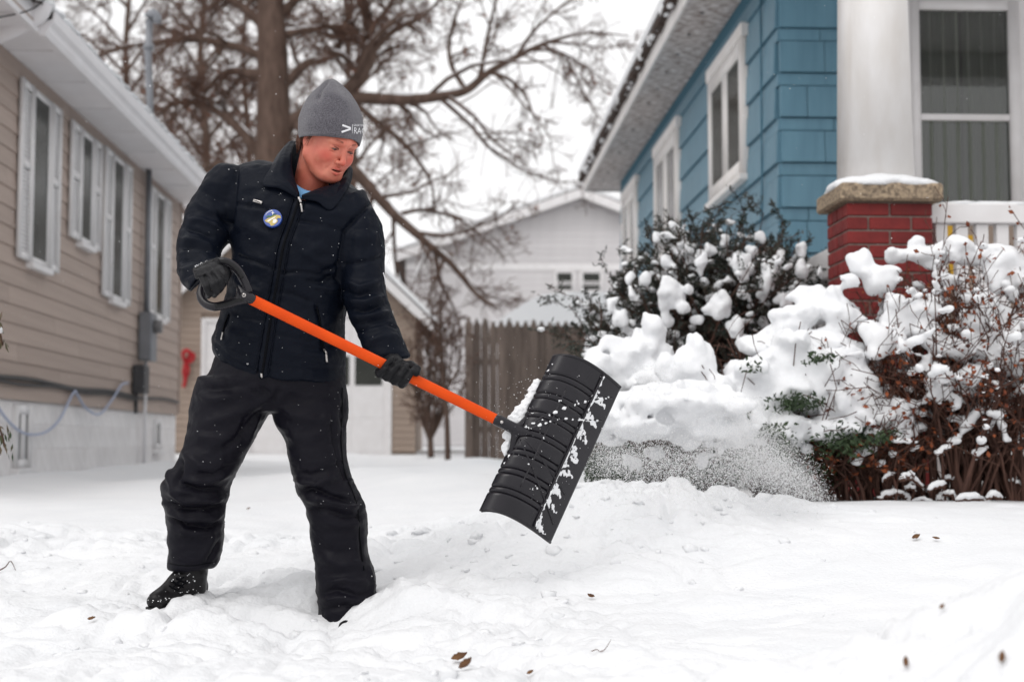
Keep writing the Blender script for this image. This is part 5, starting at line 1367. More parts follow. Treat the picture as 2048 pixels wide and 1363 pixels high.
# ---- trousers
pel = [(436, 700, 690, 720, .01, .13), (420, 745, 691, 758, .005, .14), (405, 785, 694, 792, 0, .135), (420, 822, 685, 824, 0, .10)]
leg_l = [(398, 752, 556, 772, 0, .118), (388, 790, 545, 806, -.01, .118), (378, 840, 522, 852, -.015, .112), (368, 892, 494, 900, -.03, .105), (356, 925, 476, 938, -.04, .104), (329, 962, 455, 972, -.03, .106), (328, 990, 450, 1000, -.02, .102), (336, 1024, 449, 1026, -.01, .098), (338, 1050, 447, 1052, .0, .092), (338, 1090, 445, 1090, .01, .090), (336, 1128, 434, 1126, .01, .088), (337, 1138, 424, 1134, .01, .086)]
leg_r = [(548, 770, 690, 756, 0, .118), (540, 803, 696, 793, -.005, .120), (552, 848, 694, 843, -.01, .115), (570, 878, 691, 880, -.015, .110), (585, 940, 696, 935, -.02, .106), (597, 985, 713, 985, -.015, .106), (616, 1022, 728, 1020, -.01, .103), (623, 1070, 731, 1066, .0, .098), (629, 1110, 735, 1106, .0, .096), (633, 1150, 748, 1146, .0, .098), (636, 1195, 752, 1185, -.01, .10), (640, 1240, 752, 1230, -.01, .10)]
V, Q = remesh([loft(pel, 36), loft(leg_l, 32), loft(leg_r, 32)], .0066, 4)
tf = [
 # left knee bunches
 ([(366, 912), (362, 938), (356, 965)], -.014, 6), ([(345, 932), (340, 955), (352, 978), (390, 984)], .012, 8), ([(356, 965), (395, 978), (450, 976)], -.014, 5), ([(335, 975), (370, 998), (420, 1000), (450, 990)], .014, 8), ([(332, 1003), (370, 1018), (420, 1016), (450, 1004)], -.015, 5), ([(338, 1020), (375, 1036), (420, 1036), (448, 1022)], .013, 7), ([(342, 1034), (375, 1052), (415, 1056), (446, 1040)], -.013, 4.5), ([(350, 1060), (390, 1066), (440, 1058)], .006, 9), ([(348, 1045), (362, 1040), (378, 1044)], -.008, 4),
 ([(440, 1075), (428, 1100), (412, 1125)], -.007, 5), ([(428, 1065), (415, 1095), (398, 1122)], .006, 7), ([(340, 1122), (385, 1128), (430, 1122)], -.003, 3, False), ([(360, 900), (400, 930), (446, 950)], .008, 12), ([(372, 960), (410, 962), (460, 945)], .010, 8), ([(385, 948), (425, 946), (468, 930)], -.008, 6),
 # left thigh pulls towards the crotch
 ([(540, 800), (505, 840), (470, 880), (430, 905)], -.010, 8), ([(545, 792), (500, 815), (450, 835), (400, 850)], .008, 14), ([(490, 900), (500, 868), (515, 835), (535, 808)], .007, 7), ([(494, 880), (480, 860), (500, 820)], -.005, 6), ([(398, 775), (440, 778), (500, 768)], -.006, 8), ([(392, 790), (430, 800), (480, 790)], .006, 10), ([(388, 860), (420, 880), (470, 870)], .005, 12),
 ([(520, 768), (530, 780), (545, 790)], -.010, 8), ([(500, 778), (530, 795)], -.008, 6), ([(560, 775), (550, 790), (543, 804)], -.010, 7),
 # right leg
 ([(552, 800), (590, 830), (640, 840), (690, 820)], .008, 12), ([(560, 785), (610, 800), (680, 790)], -.006, 8), ([(690, 800), (680, 830), (688, 860)], -.007, 6), ([(575, 870), (610, 880), (660, 860)], .005, 14), ([(660, 830), (668, 880), (678, 930), (690, 958)], -.006, 4, False), ([(590, 940), (620, 950), (665, 935), (690, 915)], -.007, 7), ([(592, 958), (630, 968), (680, 950)], .009, 8),
 ([(598, 985), (625, 975), (660, 990), (705, 1005)], -.012, 6), ([(605, 1000), (640, 995), (690, 1015), (724, 1012)], .011, 8), ([(612, 1015), (650, 1018), (690, 1032), (726, 1030)], -.010, 6), ([(640, 1040), (680, 1050), (725, 1045)], .006, 10), ([(628, 960), (660, 985), (695, 992)], .006, 7), ([(690, 958), (705, 960), (713, 975)], .008, 6),
 ([(640, 1110), (680, 1130), (735, 1125)], .007, 12), ([(632, 1090), (670, 1105), (725, 1100)], -.005, 9), ([(640, 1185), (675, 1178), (715, 1190), (748, 1180)], -.010, 6), ([(640, 1200), (680, 1195), (720, 1205)], .009, 7), ([(645, 1218), (690, 1210), (735, 1215)], -.008, 5), ([(650, 1165), (690, 1158), (740, 1168)], .009, 8), ([(735, 1130), (742, 1160), (744, 1195)], .007, 5), ([(712, 1000), (720, 1060), (722, 1120)], -.004, 4, False),
]
tf = [(f[0], f[1]*1.35, f[2]*.8)+tuple(f[3:]) for f in tf]
def tn(V, u, v, fr):
    bunch = np.exp(-((v-1000)/55)**2)+.6*np.exp(-((v-1195)/35)**2)*(u > 600)+.18; w = .35*vnoise(V[:, 0]*6, V[:, 1]*6, V[:, 2]*6)
    rdg = (1-np.abs(vnoise(V[:, 0]*9+w*2, V[:, 1]*9, V[:, 2]*34+w*5+V[:, 0]*9)))**2
    return .007*bunch*rdg+.0032*fbm(V[:, 0]*14+5, V[:, 1]*14, V[:, 2]*20, 3)+.0024*(1-np.abs(vnoise(V[:, 0]*26+1, V[:, 1]*26, V[:, 2]*40)))
V = press(V, Q, tf, tn)
trous = link('trousers', mesh_np('trousers', V, Q, True), 'trouser_cloth', person)
TB = BVHTree.FromPolygons([Vector(x) for x in V], [list(map(int, q)) for q in Q])
strip('side_seam', [(684, 775), (684, 830), (682, 880), (688, 940), (704, 980), (716, 1020), (720, 1080), (728, 1140)], 3, TB, 'cloth_edge', trous, .0005, .002, 50)
strip('hem_stitch', [(338, 1126), (380, 1131), (426, 1124)], 2, TB, 'cloth_edge', trous, .0005, .0015, 20)

# ---- boots
def boot(parts_l, sole):
    V, Q = remesh(parts_l, .0055, 3)
    return V, Q
heel, toe = W(398, 1186, .06), W(304, 1203, -.10)
parts = [loft([(350, 1118, 418, 1118, .01, .062), (347, 1150, 414, 1156, .01, .06), (340, 1176, 412, 1186, .015, .058)], 24)]
parts += [capsule(W(392, 1172, .04), W(352, 1184, -.02), .040, .042), capsule(W(352, 1184, -.02), W(314, 1200, -.10), .042, .031), capsule(W(362, 1160, -.02), W(330, 1188, -.07), .036, .030)]
V, Q = boot(parts, None)
V[:, 2] = np.maximum(V[:, 2], W(350, 1222)[2])
bl_ = [([(345, 1160), (365, 1172), (388, 1160)], -.003, 3), ([(330, 1176), (350, 1186), (372, 1176)], -.003, 3), ([(350, 1146), (380, 1152), (412, 1146)], .004, 3, False), ([(396, 1155), (394, 1175), (402, 1192)], -.003, 3), ([(296, 1200), (318, 1206), (345, 1212)], -.003, 3, False)]
V = press(V, Q, bl_, lambda V, u, v, fr: .0015*fbm(V[:, 0]*30, V[:, 1]*30, V[:, 2]*30, 2))
bt = link('boot', mesh_np('boot', V, Q, True), 'boot_leather', person)
BB = BVHTree.FromPolygons([Vector(x) for x in V], [list(map(int, q)) for q in Q])
for ln in ([(352, 1156), (372, 1166)], [(345, 1163), (366, 1174)], [(338, 1171), (358, 1182)], [(368, 1152), (350, 1168)], [(360, 1162), (343, 1176)], [(372, 1160), (356, 1178)]):
    strip('lace', ln, 2.6, BB, 'cloth_edge', bt, .002, .003, 8)
# rubber sole rand
so = [capsule(W(384, 1195, .02), W(352, 1203, -.02), .028, .034), capsule(W(352, 1203, -.02), W(310, 1213, -.10), .036, .029)]
Vs_, Qs_ = remesh(so, .006, 2); zc_ = W(350, 1206)[2]
Vs_[:, 2] = np.clip(Vs_[:, 2], zc_-.03, zc_+.002)
link('sole', mesh_np('sole', Vs_, Qs_, True), 'dark_groove', bt)
r_ = np.random.default_rng(5)
fl = []
for k in range(46):
    u_, v_ = r_.uniform(330, 400), r_.uniform(1146, 1185)
    if k > 30: u_, v_ = r_.uniform(296, 345), r_.uniform(1190, 1206)
    q_, n_ = hit(BB, u_, v_, .001); s_ = r_.uniform(.0005, .0016); fl.append((*q_, s_*1.6, s_, s_))
V, F = ico_lumps(fl, 2, .3); tag(link('boot_snow', mesh_np('boot_snow', V, F, True), 'snow_fine', bt), kind='stuff')
V, Q = remesh([capsule(W(694, 1210, .02), W(690, 1250, -.02), .055, .05), capsule(W(690, 1250, -.02), W(700, 1262, -.13), .045, .04)], .007, 2)
link('boot', mesh_np('boot', V, Q, True), 'boot_leather', person)

# ---- gloves
sh0, sh1 = W(494, 594, -.36), W(1012, 848, -.22)                       # shaft ends
axd = (sh1-sh0)/np.linalg.norm(sh1-sh0)
def on_shaft(u):
    t = (u-494)/(1012-494); lo, hi = -1, 2
    for _ in range(40):
        m = (lo+hi)/2; q = sh0+(sh1-sh0)*m
        if proj(q)[0] < u: lo = m
        else: hi = m
    return sh0+(sh1-sh0)*lo
# upper hand over the D-grip: back of the hand up, fingers dropping over the bar
gd0 = -.415
parts = []
wr = W(408, 532, gd0+.07)
parts += [loft([(386, 538, 434, 517, gd0+.09, .036), (387, 546, 440, 526, gd0+.05, .034), (391, 558, 447, 538, gd0+.02, .028)], 20, 4)]
fing = [([(440, 537, .02), (449, 551, -.02), (451, 562, -.018), (446, 570, .0)], .0108), ([(430, 541, .015), (441, 562, -.035), (443, 573, -.03), (438, 581, -.005)], .0112),
        ([(417, 546, .012), (428, 571, -.04), (433, 583, -.035), (429, 590, -.01)], .0110), ([(404, 551, .018), (413, 575, -.03), (418, 587, -.028), (416, 592, -.01)], .0100)]
for pts, r in fing:
    p = [W(a, b, gd0+c) for a, b, c in pts]; parts += chain(p, [r*1.1, r*1.0, r*.95, r*.8])
parts += chain([W(434, 526, gd0+.05), W(448, 532, gd0+.06), W(455, 546, gd0+.055), W(452, 556, gd0+.04)], [.016, .0135, .012, .010])
V, Q = remesh(parts, .0025, 1)
V = press(V, Q, [([(391, 537), (410, 528), (432, 519)], -.003, 2, False), ([(396, 552), (420, 545), (440, 536)], .002, 4), ([(400, 542), (418, 556), (424, 566)], -.002, 2), ([(412, 536), (430, 552), (436, 562)], -.003, 2), ([(424, 530), (440, 546), (447, 556)], -.003, 2)],
          lambda V, u, v, fr: .0009*fbm(V[:, 0]*70, V[:, 1]*70, V[:, 2]*70, 2))
g1 = link('glove', mesh_np('glove', V, Q, True), 'glove_cloth', person)
G1B = BVHTree.FromPolygons([Vector(x) for x in V], [list(map(int, q)) for q in Q])
# lower hand closed round the shaft
parts = []
gc = on_shaft(793); fx = np.cross(axd, [0, -1, 0]); fx /= np.linalg.norm(fx); fx = fx if fx[2] > 0 else -fx   # across the shaft, upward
fy = np.cross(axd, fx); fy = fy if fy[1] < 0 else -fy                                                        # towards the street
def ring(s, a, r): return gc+axd*s+(fx*math.cos(a)+fy*math.sin(a))*r                                           # a: 0 up, 90 front, 180 down
for k, (s, r) in enumerate(((-.036, .0098), (-.0125, .0108), (.0115, .0108), (.0345, .0098))):
    aa = [math.radians(x) for x in (215, 165, 110, 60, 22)]
    p = [ring(s+.004*(i-2), a, (.031, .032, .0295, .028, .027)[i]) for i, a in enumerate(aa)]
    parts += chain(p, [r*1.2, r*1.15, r*1.08, r, r*.9])
parts += [capsule(ring(-.03, math.radians(225), .029), ring(.03, math.radians(225), .029), .020, .020), capsule(ring(-.03, math.radians(265), .030), ring(.03, math.radians(265), .030), .022, .022), capsule(ring(-.02, math.radians(300), .036), ring(.02, math.radians(300), .036), .022, .020)]
parts += chain([ring(.0, math.radians(280), .042), ring(.034, math.radians(320), .040), ring(.050, math.radians(0), .029), ring(.052, math.radians(45), .026)], [.020, .0165, .0140, .0115])
parts += [capsule(W(779, 718, -.175), ring(-.005, math.radians(285), .042), .036, .030)]
V, Q = remesh(parts, .0025, 1)
V = press(V, Q, [([(748, 738), (790, 728), (822, 716)], -.003, 3, False)], lambda V, u, v, fr: .0010*fbm(V[:, 0]*70, V[:, 1]*70, V[:, 2]*70, 2))
g2 = link('glove', mesh_np('glove', V, Q, True), 'glove_cloth', person)

def text_on(name, body, uv0, dirv, size_px, bvh, m, parent, lift=.001, thick=.0009, xs_=1.0):
    """raised lettering following a garment; uv0 lower left, dirv reading direction in px"""
    cu = bpy.data.curves.new('txt', 'FONT'); cu.body = body; cu.size = 1; cu.resolution_u = 2
    o = bpy.data.objects.new('txt', cu); COL.objects.link(o); bpy.context.view_layer.update()
    me = o.evaluated_get(bpy.context.evaluated_depsgraph_get()).to_mesh()
    co = np.array([v.co[:2] for v in me.vertices]); fs = [list(p.vertices) for p in me.polygons]
    bpy.data.objects.remove(o); bpy.data.curves.remove(cu)
    d = np.array(dirv, float); d /= np.linalg.norm(d); n = np.array([d[1], -d[0]])
    px = np.array(uv0)+co[:, :1]*size_px*xs_*d+co[:, 1:]*size_px*n
    V = [hit(bvh, a, b, lift+thick)[0] for a, b in px]; fs = [f for f in fs if all(V[i] is not None for i in f)]; V = [x if x is not None else (0, 4.4, 1) for x in V]
    me = bpy.data.meshes.new(name); me.from_pydata([tuple(x) for x in V], [], fs)
    return link(name, me, m, parent)
text_on('glove_print', 'BRAHMA', (391, 536), (26, -14), 6.8, G1B, 'white_thread', g1, .0018)
# ---- head: one continuous face, skull and neck
yaw_, pit_, rol_ = math.radians(40), math.radians(31), math.radians(4)
hf = np.array([math.sin(yaw_)*math.cos(pit_), -math.cos(yaw_)*math.cos(pit_), -math.sin(pit_)])       # where the face looks
hl_ = np.array([math.cos(yaw_), math.sin(yaw_), 0])                                                  # the person's left
hu = np.cross(hl_, hf); hu = hu if hu[2] > 0 else -hu
hl_, hu = hl_*math.cos(rol_)-hu*math.sin(rol_), hu*math.cos(rol_)+hl_*math.sin(rol_)
HR = np.stack([hl_, hf, hu], 1)                                                                      # head -> world
HR = HR*.95
HC = W(687.5, 301, -.10)-HR@np.array([0, .088, 0])                                                     # eye line midpoint pinned
def H(p): return HC+HR@np.asarray(p, float)
def toH(w): return HR.T@(np.asarray(w)-HC)/.95**2
hh = .0022
lo_, hi_ = np.array([-.105, -.125, -.235]), np.array([.105, .135, .130])
nn_ = np.ceil((hi_-lo_)/hh).astype(int)
ga = [(lo_[i]+np.arange(nn_[i])*hh).astype(np.float32) for i in range(3)]
X, Y, Z = np.meshgrid(*ga, indexing='ij'); AX = np.abs(X)
def ell(x, y, z, c, r):
    q = np.sqrt(((x-c[0])/r[0])**2+((y-c[1])/r[1])**2+((z-c[2])/r[2])**2)+1e-6
    return (q-1)*min(r)
def cap3(x, y, z, a, b, ra, rb):
    a, b = np.asarray(a, float), np.asarray(b, float); d = b-a; L = d@d
    t = np.clip(((x-a[0])*d[0]+(y-a[1])*d[1]+(z-a[2])*d[2])/L, 0, 1)
    return np.sqrt((x-a[0]-t*d[0])**2+(y-a[1]-t*d[1])**2+(z-a[2]-t*d[2])**2)-(ra+(rb-ra)*t)
F = ell(X, Y, Z, (0, -.012, .022), (.077, .098, .092))
F = smin(F, ell(X, Y, Z, (0, .022, -.035), (.066, .066, .082)), .03)
F = smin(F, cap3(AX, Y, Z, (.056, .002, -.058), (.020, .064, -.094), .024, .022), .03)              # jaw
F = smin(F, ell(X, Y, Z, (0, .068, -.099), (.025, .021, .017)), .018)                               # chin
F = smin(F, ell(X, Y, Z, (0, .038, -.102), (.036, .036, .018)), .02)                                # soft under the chin
F = smin(F, ell(AX, Y, Z, (.043, .055, -.036), (.022, .022, .022)), .026)                           # cheeks
F = smin(F, cap3(AX, Y, Z, (.008, .089, .021), (.047, .070, .019), .010, .009), .014)               # brow
F = smin(F, ell(X, Y, Z, (0, .066, -.068), (.032, .030, .026)), .015)                               # muzzle
F = -smin(-F, ell(AX, Y, Z, (.033, .099, -.001), (.021, .016, .0135)), .010)                        # eye hollows
F = smin(F, ell(AX, Y, Z, (.032, .0745, .000), (.0165, .0140, .0130)), .004)                        # lids
F = smin(F, cap3(X, Y, Z, (0, .088, .008), (0, .107, -.033), .0074, .0095), .009)                   # nose
F = smin(F, ell(X, Y, Z, (0, .108, -.036), (.0112, .0100, .0096)), .006)
F = smin(F, ell(AX, Y, Z, (.0135, .096, -.040), (.0072, .0100, .0080)), .004)
F = -smin(-F, ell(AX, Y, Z, (.0070, .103, -.0480), (.0042, .0060, .0042)), .003)
F = smin(F, cap3(AX, Y, Z, (.0, .0985, -.0610), (.026, .083, -.0665), .0056, .0030), .004)          # lips
F = smin(F, cap3(AX, Y, Z, (.0, .0965, -.0785), (.023, .083, -.0725), .0066, .0034), .004)
F = -smin(-F, ell(X, Y, Z, (0, .100, -.0695), (.0240, .018, .0034)), .0020)                         # parted mouth
F = -smin(-F, cap3(AX, Y, Z, (.0250, .0890, -.052), (.0325, .0820, -.072), .0006, .0006), .008)         # smile lines
F = -smin(-F, cap3(AX, Y, Z, (.020, .0905, -.0165), (.044, .078, -.0150), .0012, .0012), .004)       # under the eyes
F = -smin(-F, cap3(AX, Y, Z, (.016, .0960, .0105), (.046, .0790, .0085), .0012, .0012), .004)       # lid crease         # smile lines
F = -smin(-F, ell(AX, Y, Z, (.032, .0920, -.0030), (.0145, .0110, .0025)), .0012)                   # eye slits
F = smin(F, ell(AX, Y, Z, (.079, -.010, -.014), (.0085, .018, .030)), .006)                         # ears
F = -smin(-F, ell(AX, Y, Z, (.090, -.006, -.010), (.0075, .010, .017)), .004)
nb = toH(W(614, 398, .035)); nt0 = np.array([0, -.036, -.050])
F = smin(F, cap3(X, Y, Z, nt0, nb, .058, .056), .014)                                                # neck
F = F+(.0007*fbm(X[::1, ::1, ::1]*0+X*55, Y*55, Z*55, 1)).astype(np.float32)
V, Q = surface_nets(F.astype(np.float32), lo_, hh)
V = lap_smooth(V, edges_of(Q), 1, .5)
hx, hy, hz = np.abs(V[:, 0]), V[:, 1], V[:, 2]
tint = np.ones((len(V), 4))
def tint_shade(c, r, col, soft=1.0):
    q = np.sqrt(((hx-c[0])/r[0])**2+((hy-c[1])/r[1])**2+((hz-c[2])/r[2])**2); k = (1-sstep(.3*soft, 1, q))[:, None]
    tint[:, :3] = tint[:, :3]*(1-k)+tint[:, :3]*np.array(col)*k
tint_shade((.042, .075, -.032), (.030, .05, .028), (1.03, .80, .80), .2); tint_shade((0, .112, -.036), (.016, .03, .016), (1.0, .72, .72))
tint_shade((0, .098, -.0612), (.026, .03, .0062), (.80, .50, .55), .9); tint_shade((0, .096, -.0785), (.023, .03, .0072), (.88, .55, .60), .9)
tint_shade((0, .090, -.0695), (.025, .022, .0046), (.16, .08, .09), 1.5); tint_shade((.032, .085, -.0035), (.0175, .03, .0048), (.20, .15, .15), 1.3)  # shade of the parted mouth painted into the skin colour; dark lash line
tint_shade((.033, .080, .0050), (.019, .03, .006), (.82, .72, .72)); tint_shade((.007, .108, -.050), (.006, .01, .006), (.35, .25, .25))  # darker lids; nostril shade painted into the colour
tint_shade((.030, .085, .0225), (.022, .03, .0045), (.80, .72, .66)); tint_shade((.034, .083, .0085), (.022, .02, .0035), (.66, .55, .55)); tint_shade((.033, .083, -.0125), (.018, .02, .005), (.84, .74, .76)); tint_shade((.044, .06, -.03), (.03, .05, .035), (1.0, .80, .80), .2); tint_shade((0, -.02, -.14), (.09, .1, .06), (1, .86, .84))  # brow colour and flush; lid crease shade painted into the colour
head = link('body', None if False else mesh_np('body', (HR@V.T).T+HC, Q, True), 'skin', person)
ca = head.data.color_attributes.new('tint', 'FLOAT_COLOR', 'POINT'); ca.data.foreach_set('color', tint.ravel().astype(np.float32))
def ball(name, c, r, m, parent, sub=3, sc=(1, 1, 1)):
    bm = bmesh.new(); bmesh.ops.create_icosphere(bm, subdivisions=sub, radius=r)
    me = bpy.data.meshes.new(name)
    for q in bm.verts: q.co = Vector(H(np.array(q.co)*np.array(sc)+np.array(c)))
    bm.to_mesh(me); bm.free()
    for p in me.polygons: p.use_smooth = True
    return link(name, me, m, parent)
for s in (-1, 1):
    e = ball('eyeball', (s*.032, .0735, -.001), .0125, 'eye_white', head)
    ball('iris', (s*.032+.001, .0790, -.0045), .0075, 'eye_iris', e, 2)
ball('teeth', (0, .082, -.067), .010, 'badge_white', head, 2, (1.5, .7, .3))

# ---- hair below the hat and brows
r_ = np.random.default_rng(8)
ps, rr = [], []
for k in range(620):
    a = r_.uniform(0, 1); s = -1 if r_.random() < .75 else 1
    ang = r_.uniform(math.radians(95), math.radians(178)) if k > 24 else r_.uniform(math.radians(74), math.radians(98))
    x, y = s*math.sin(ang)*.0785, math.cos(ang)*.098-.010
    z0 = r_.uniform(-.005, .03); ln = r_.uniform(.05, .085) if ang > 1.75 else r_.uniform(.016, .040)
    n_ = np.array([s*math.sin(ang), math.cos(ang), 0])
    p0 = np.array([x, y, z0])+n_*.002
    t = np.linspace(0, 1, 6)[:, None]
    p = p0+t*np.array([0, .004, -ln])+n_*(.004+.010*t*(1-t))+r_.normal(size=3)*.002*t+np.array([0, -.008, 0])*t**2
    p[:, :2] -= (n_[:2]*.018)*np.clip((-.045-p[:, 2:3])/.05, 0, 1)
    ps.append((HR@p.T).T+HC); rr.append(np.linspace(.0011, .0004, 6))
V, F = tubes(ps, rr, 4); tag(link('hair', mesh_np('hair', V, F, True), 'hair', head), kind=None)
ps, rr = [], []
for s in (-1, 1):
    for k in range(26):
        t = r_.random(); c = np.array([s*(.012+.036*t), .0975-.020*t*t-.001, .0215+.006*math.sin(t*2.6)+r_.normal()*.0012])
        d = np.array([s*.006, -.001, .002*(1-1.5*t)]); ps.append((HR@np.array([c-d, c, c+d]).T).T+HC); rr.append(np.array([.00012, .0002, .0001]))
V, F = tubes(ps, rr, 3); link('eyebrows', mesh_np('eyebrows', V, F, True), 'hair', head)
for s in (-1, 1):
    lp = resample(np.array([(s*.0485, .0700, .0050), (s*.0430, .0800, .0045), (s*.0330, .0880, .0040), (s*.0230, .0885, .0015), (s*.0165, .0855, -.0030)]), 14)
    V, F = tubes([(HR@lp.T).T+HC], [np.array([.0006]+[.0012]*10+[.0010, .0008, .0005])], 6); link('eyelashes', mesh_np('eyelashes', V, F, True), 'hair', head)

# ---- beanie
hs = [(598, 280, 720, 289, -.045, .098), (596.5, 262, 725, 270, -.045, .103), (598, 240, 726.5, 247, -.045, .103), (604, 220, 722, 224, -.043, .099), (614, 201, 713, 204, -.04, .088), (627, 185, 701, 187, -.037, .068), (641, 171, 687, 173, -.033, .044), (650, 163, 678, 165, -.03, .026), (660, 158.5, 670, 159.5, -.03, .008)]
S = resample(np.array(hs, float), 64); n = 96; V = []
angs = np.arange(n)*2*math.pi/n
for i, a in enumerate(S):
    L, R = W(a[0], a[1], a[4]), W(a[2], a[3], a[4]); m = (L+R)/2; w = (R-L)/2
    V.append(m+np.cos(angs)[:, None]*w+np.sin(angs)[:, None]*np.array([0, a[5], 0]))
V = np.array(V); k = len(S)
inner = V[:8][::-1]*.0+((V[:8][::-1]-V[:8][::-1].mean(1, keepdims=True))*.955+V[:8][::-1].mean(1, keepdims=True))
inner[:, :, 2] += .002
G = np.concatenate([inner, V]); kk = len(G); ii = np.arange(kk*n).reshape(kk, n)
Q = np.stack([ii[:-1], np.roll(ii[:-1], -1, 1), np.roll(ii[1:], -1, 1), ii[1:]], -1).reshape(-1, 4)
Vh = G.reshape(-1, 3)
top = np.vstack([Vh, Vh[-n:].mean(0)+[0, 0, .001]]); T3 = np.array([((kk-1)*n+j, (kk-1)*n+(j+1) % n, len(Vh)) for j in range(n)])
Vh = press(top, Q, [([(638, 200), (641, 182), (650, 166), (660, 160)], -.010, 4), ([(612, 208), (625, 196), (640, 196)], -.005, 6), ([(655, 185), (680, 195), (705, 215)], .004, 9), ([(690, 175), (706, 196), (718, 222)], -.003, 5), ([(600, 250), (640, 240), (700, 246)], .003, 14), ([(598, 270), (650, 268), (722, 276)], .003, 6)],
           lambda V, u, v, fr: .0016*fbm(V[:, 0]*28, V[:, 1]*28, V[:, 2]*28, 2))
hat = link('beanie', mesh_np('beanie', Vh, [Q, T3], True), 'knit', person)
rib = np.zeros((len(Vh), 3)); rib[:len(Vh)-1, 0] = np.tile(np.abs(angs/(2*math.pi)-.5)*1.0, kk); rib[:len(Vh)-1, 1] = np.repeat(np.arange(kk)/kk, n); rib[-1, 1] = 1
ra = hat.data.attributes.new('rib', 'FLOAT_VECTOR', 'POINT'); ra.data.foreach_set('vector', rib.ravel().astype(np.float32))
HB = BVHTree.FromPolygons([Vector(x) for x in Vh], [list(map(int, q)) for q in Q])
lg = strip('hat_emblem', [(684.5, 250.5), (701, 256.5)], 4, HB, 'white_thread', hat, .0008, .0012, 8)
strip('hat_emblem', [(701, 258), (683, 264.5)], 4, HB, 'white_thread', hat, .0008, .0012, 8)
strip('hat_divider', [(704.5, 249), (704, 267)], .9, HB, 'white_thread', hat, .0008, .0010, 6)
text_on('hat_lettering', 'RAC', (706, 267), (20, .9), 17.5, HB, 'white_thread', hat, .0012, .0010, .68)
text_on('hat_small_print', 'GREATER', (706, 252.5), (20, .6), 6.0, HB, 'white_thread', hat, .0012, .0010, .75)

# ---- shirt showing at the throat
c0 = [W(576, 364, -.02), W(588, 366, -.055), W(612, 380, -.065), W(640, 384, -.05)]
pts = resample(np.array(c0), 14); low = resample(np.array([W(583, 396, -.04), W(592, 397, -.075), W(608, 398, -.085), W(630, 398, -.07)]), 14)
Gs = np.stack([pts*(1-t)+low*t+np.array([0, -.006*math.sin(t*3.14), 0]) for t in np.linspace(0, 1, 8)]); ii = np.arange(8*14).reshape(8, 14)
so_ = link('shirt', mesh_np('shirt', Gs.reshape(-1, 3), np.stack([ii[:-1, :-1], ii[1:, :-1], ii[1:, 1:], ii[:-1, 1:]], -1).reshape(-1, 4), True), 'shirt_blue', person)
md = so_.modifiers.new('s', 'SOLIDIFY'); md.thickness = .004
# ---------------------------------------------------------------- snow shovel
shov = thing('snow_shovel', 'black-bladed snow pusher shovel with orange ribbed shaft and black D-grip', 'shovel', tuple(W(1030, 1085, -.2)))
# shaft: oval with fine lengthwise flutes
ns, kc = 40, 48
ang = np.arange(kc)*2*math.pi/kc
rr_ = .0137+.0006*np.cos(ang*16)
sx = np.cross(axd, [0, -1, 0]); sx /= np.linalg.norm(sx); sy = np.cross(axd, sx)
Vv = np.concatenate([(sh0+(sh1-sh0)*t)+(np.cos(ang)*rr_*1.08)[:, None]*sx+(np.sin(ang)*rr_*.9)[:, None]*sy for t in np.linspace(0, 1, ns)])
ii = np.arange(ns*kc).reshape(ns, kc)
link('shaft', mesh_np('shaft', Vv, [np.stack([ii[:-1], np.roll(ii[:-1], -1, 1), np.roll(ii[1:], -1, 1), ii[1:]], -1).reshape(-1, 4)], False), 'orange_shaft', shov)
# D-grip
GD = -.36
def D(u, v, d=0): return W(u, v, GD+d)
loop = resample(np.array([D(499, 585), D(488, 560), D(476, 540), D(460, 527), D(442, 523), D(428, 532, .02), D(416, 550, .03), D(407, 570, .03), D(402, 590, .02), D(410, 606, .01), D(428, 613), D(455, 608), D(478, 601), D(494, 599)]), 70)
def flat_tube(pts, a, b, nrm, kc=14, power=3.):
    t = np.gradient(pts, axis=0); t /= np.linalg.norm(t, axis=1, keepdims=True); nrm = np.asarray(nrm, float)
    s = np.cross(t, nrm); s /= np.linalg.norm(s, axis=1, keepdims=True); m = np.cross(s, t)
    an = np.arange(kc)*2*math.pi/kc; c, q = np.cos(an), np.sin(an)
    c, q = np.sign(c)*np.abs(c)**(2/power), np.sign(q)*np.abs(q)**(2/power)
    V = pts[:, None]+s[:, None]*(c*a)[None, :, None]+m[:, None]*(q*b)[None, :, None]
    k = len(pts); ii = np.arange(k*kc).reshape(k, kc)
    F = np.stack([ii[:-1], np.roll(ii[:-1], -1, 1), np.roll(ii[1:], -1, 1), ii[1:]], -1).reshape(-1, 4)
    e = [[ii[0, 0], ii[0, j+1], ii[0, j]] for j in range(1, kc-1)]+[[ii[-1, 0], ii[-1, j], ii[-1, j+1]] for j in range(1, kc-1)]
    return V.reshape(-1, 3), [F, np.array(e)]
V, F = flat_tube(loop, .0125, .014, (0, 1, 0)); gp = link('d_grip', mesh_np('d_grip', V, F, True), 'black_plastic', shov)
gv = loop[6:24]+np.array([0, -.0148, 0]); V, F = flat_tube(gv, .0055, .0012, (0, 1, 0)); link('grip_recess', mesh_np('grip_recess', V, F, True), 'dark_groove', gp)
gv = loop[54:68]+np.array([0, -.0148, 0]); V, F = flat_tube(gv, .0055, .0012, (0, 1, 0)); link('grip_recess', mesh_np('grip_recess', V, F, True), 'dark_groove', gp)
V, F = remesh([capsule(D(486, 590), D(502, 597), .020, .0172), capsule(D(480, 578), D(490, 591), .012, .018), capsule(D(470, 602), D(490, 594), .011, .016)], .004, 3)
link('ferrule', mesh_np('ferrule', V, F, True), 'black_plastic', gp)
V, F = tubes([np.array([D(488, 590, -.019), D(488, 590, -.0235)])], [np.array([.0062, .0055])], 14); sc_ = link('rivet', mesh_np('rivet', V, F), 'zip_metal', gp)
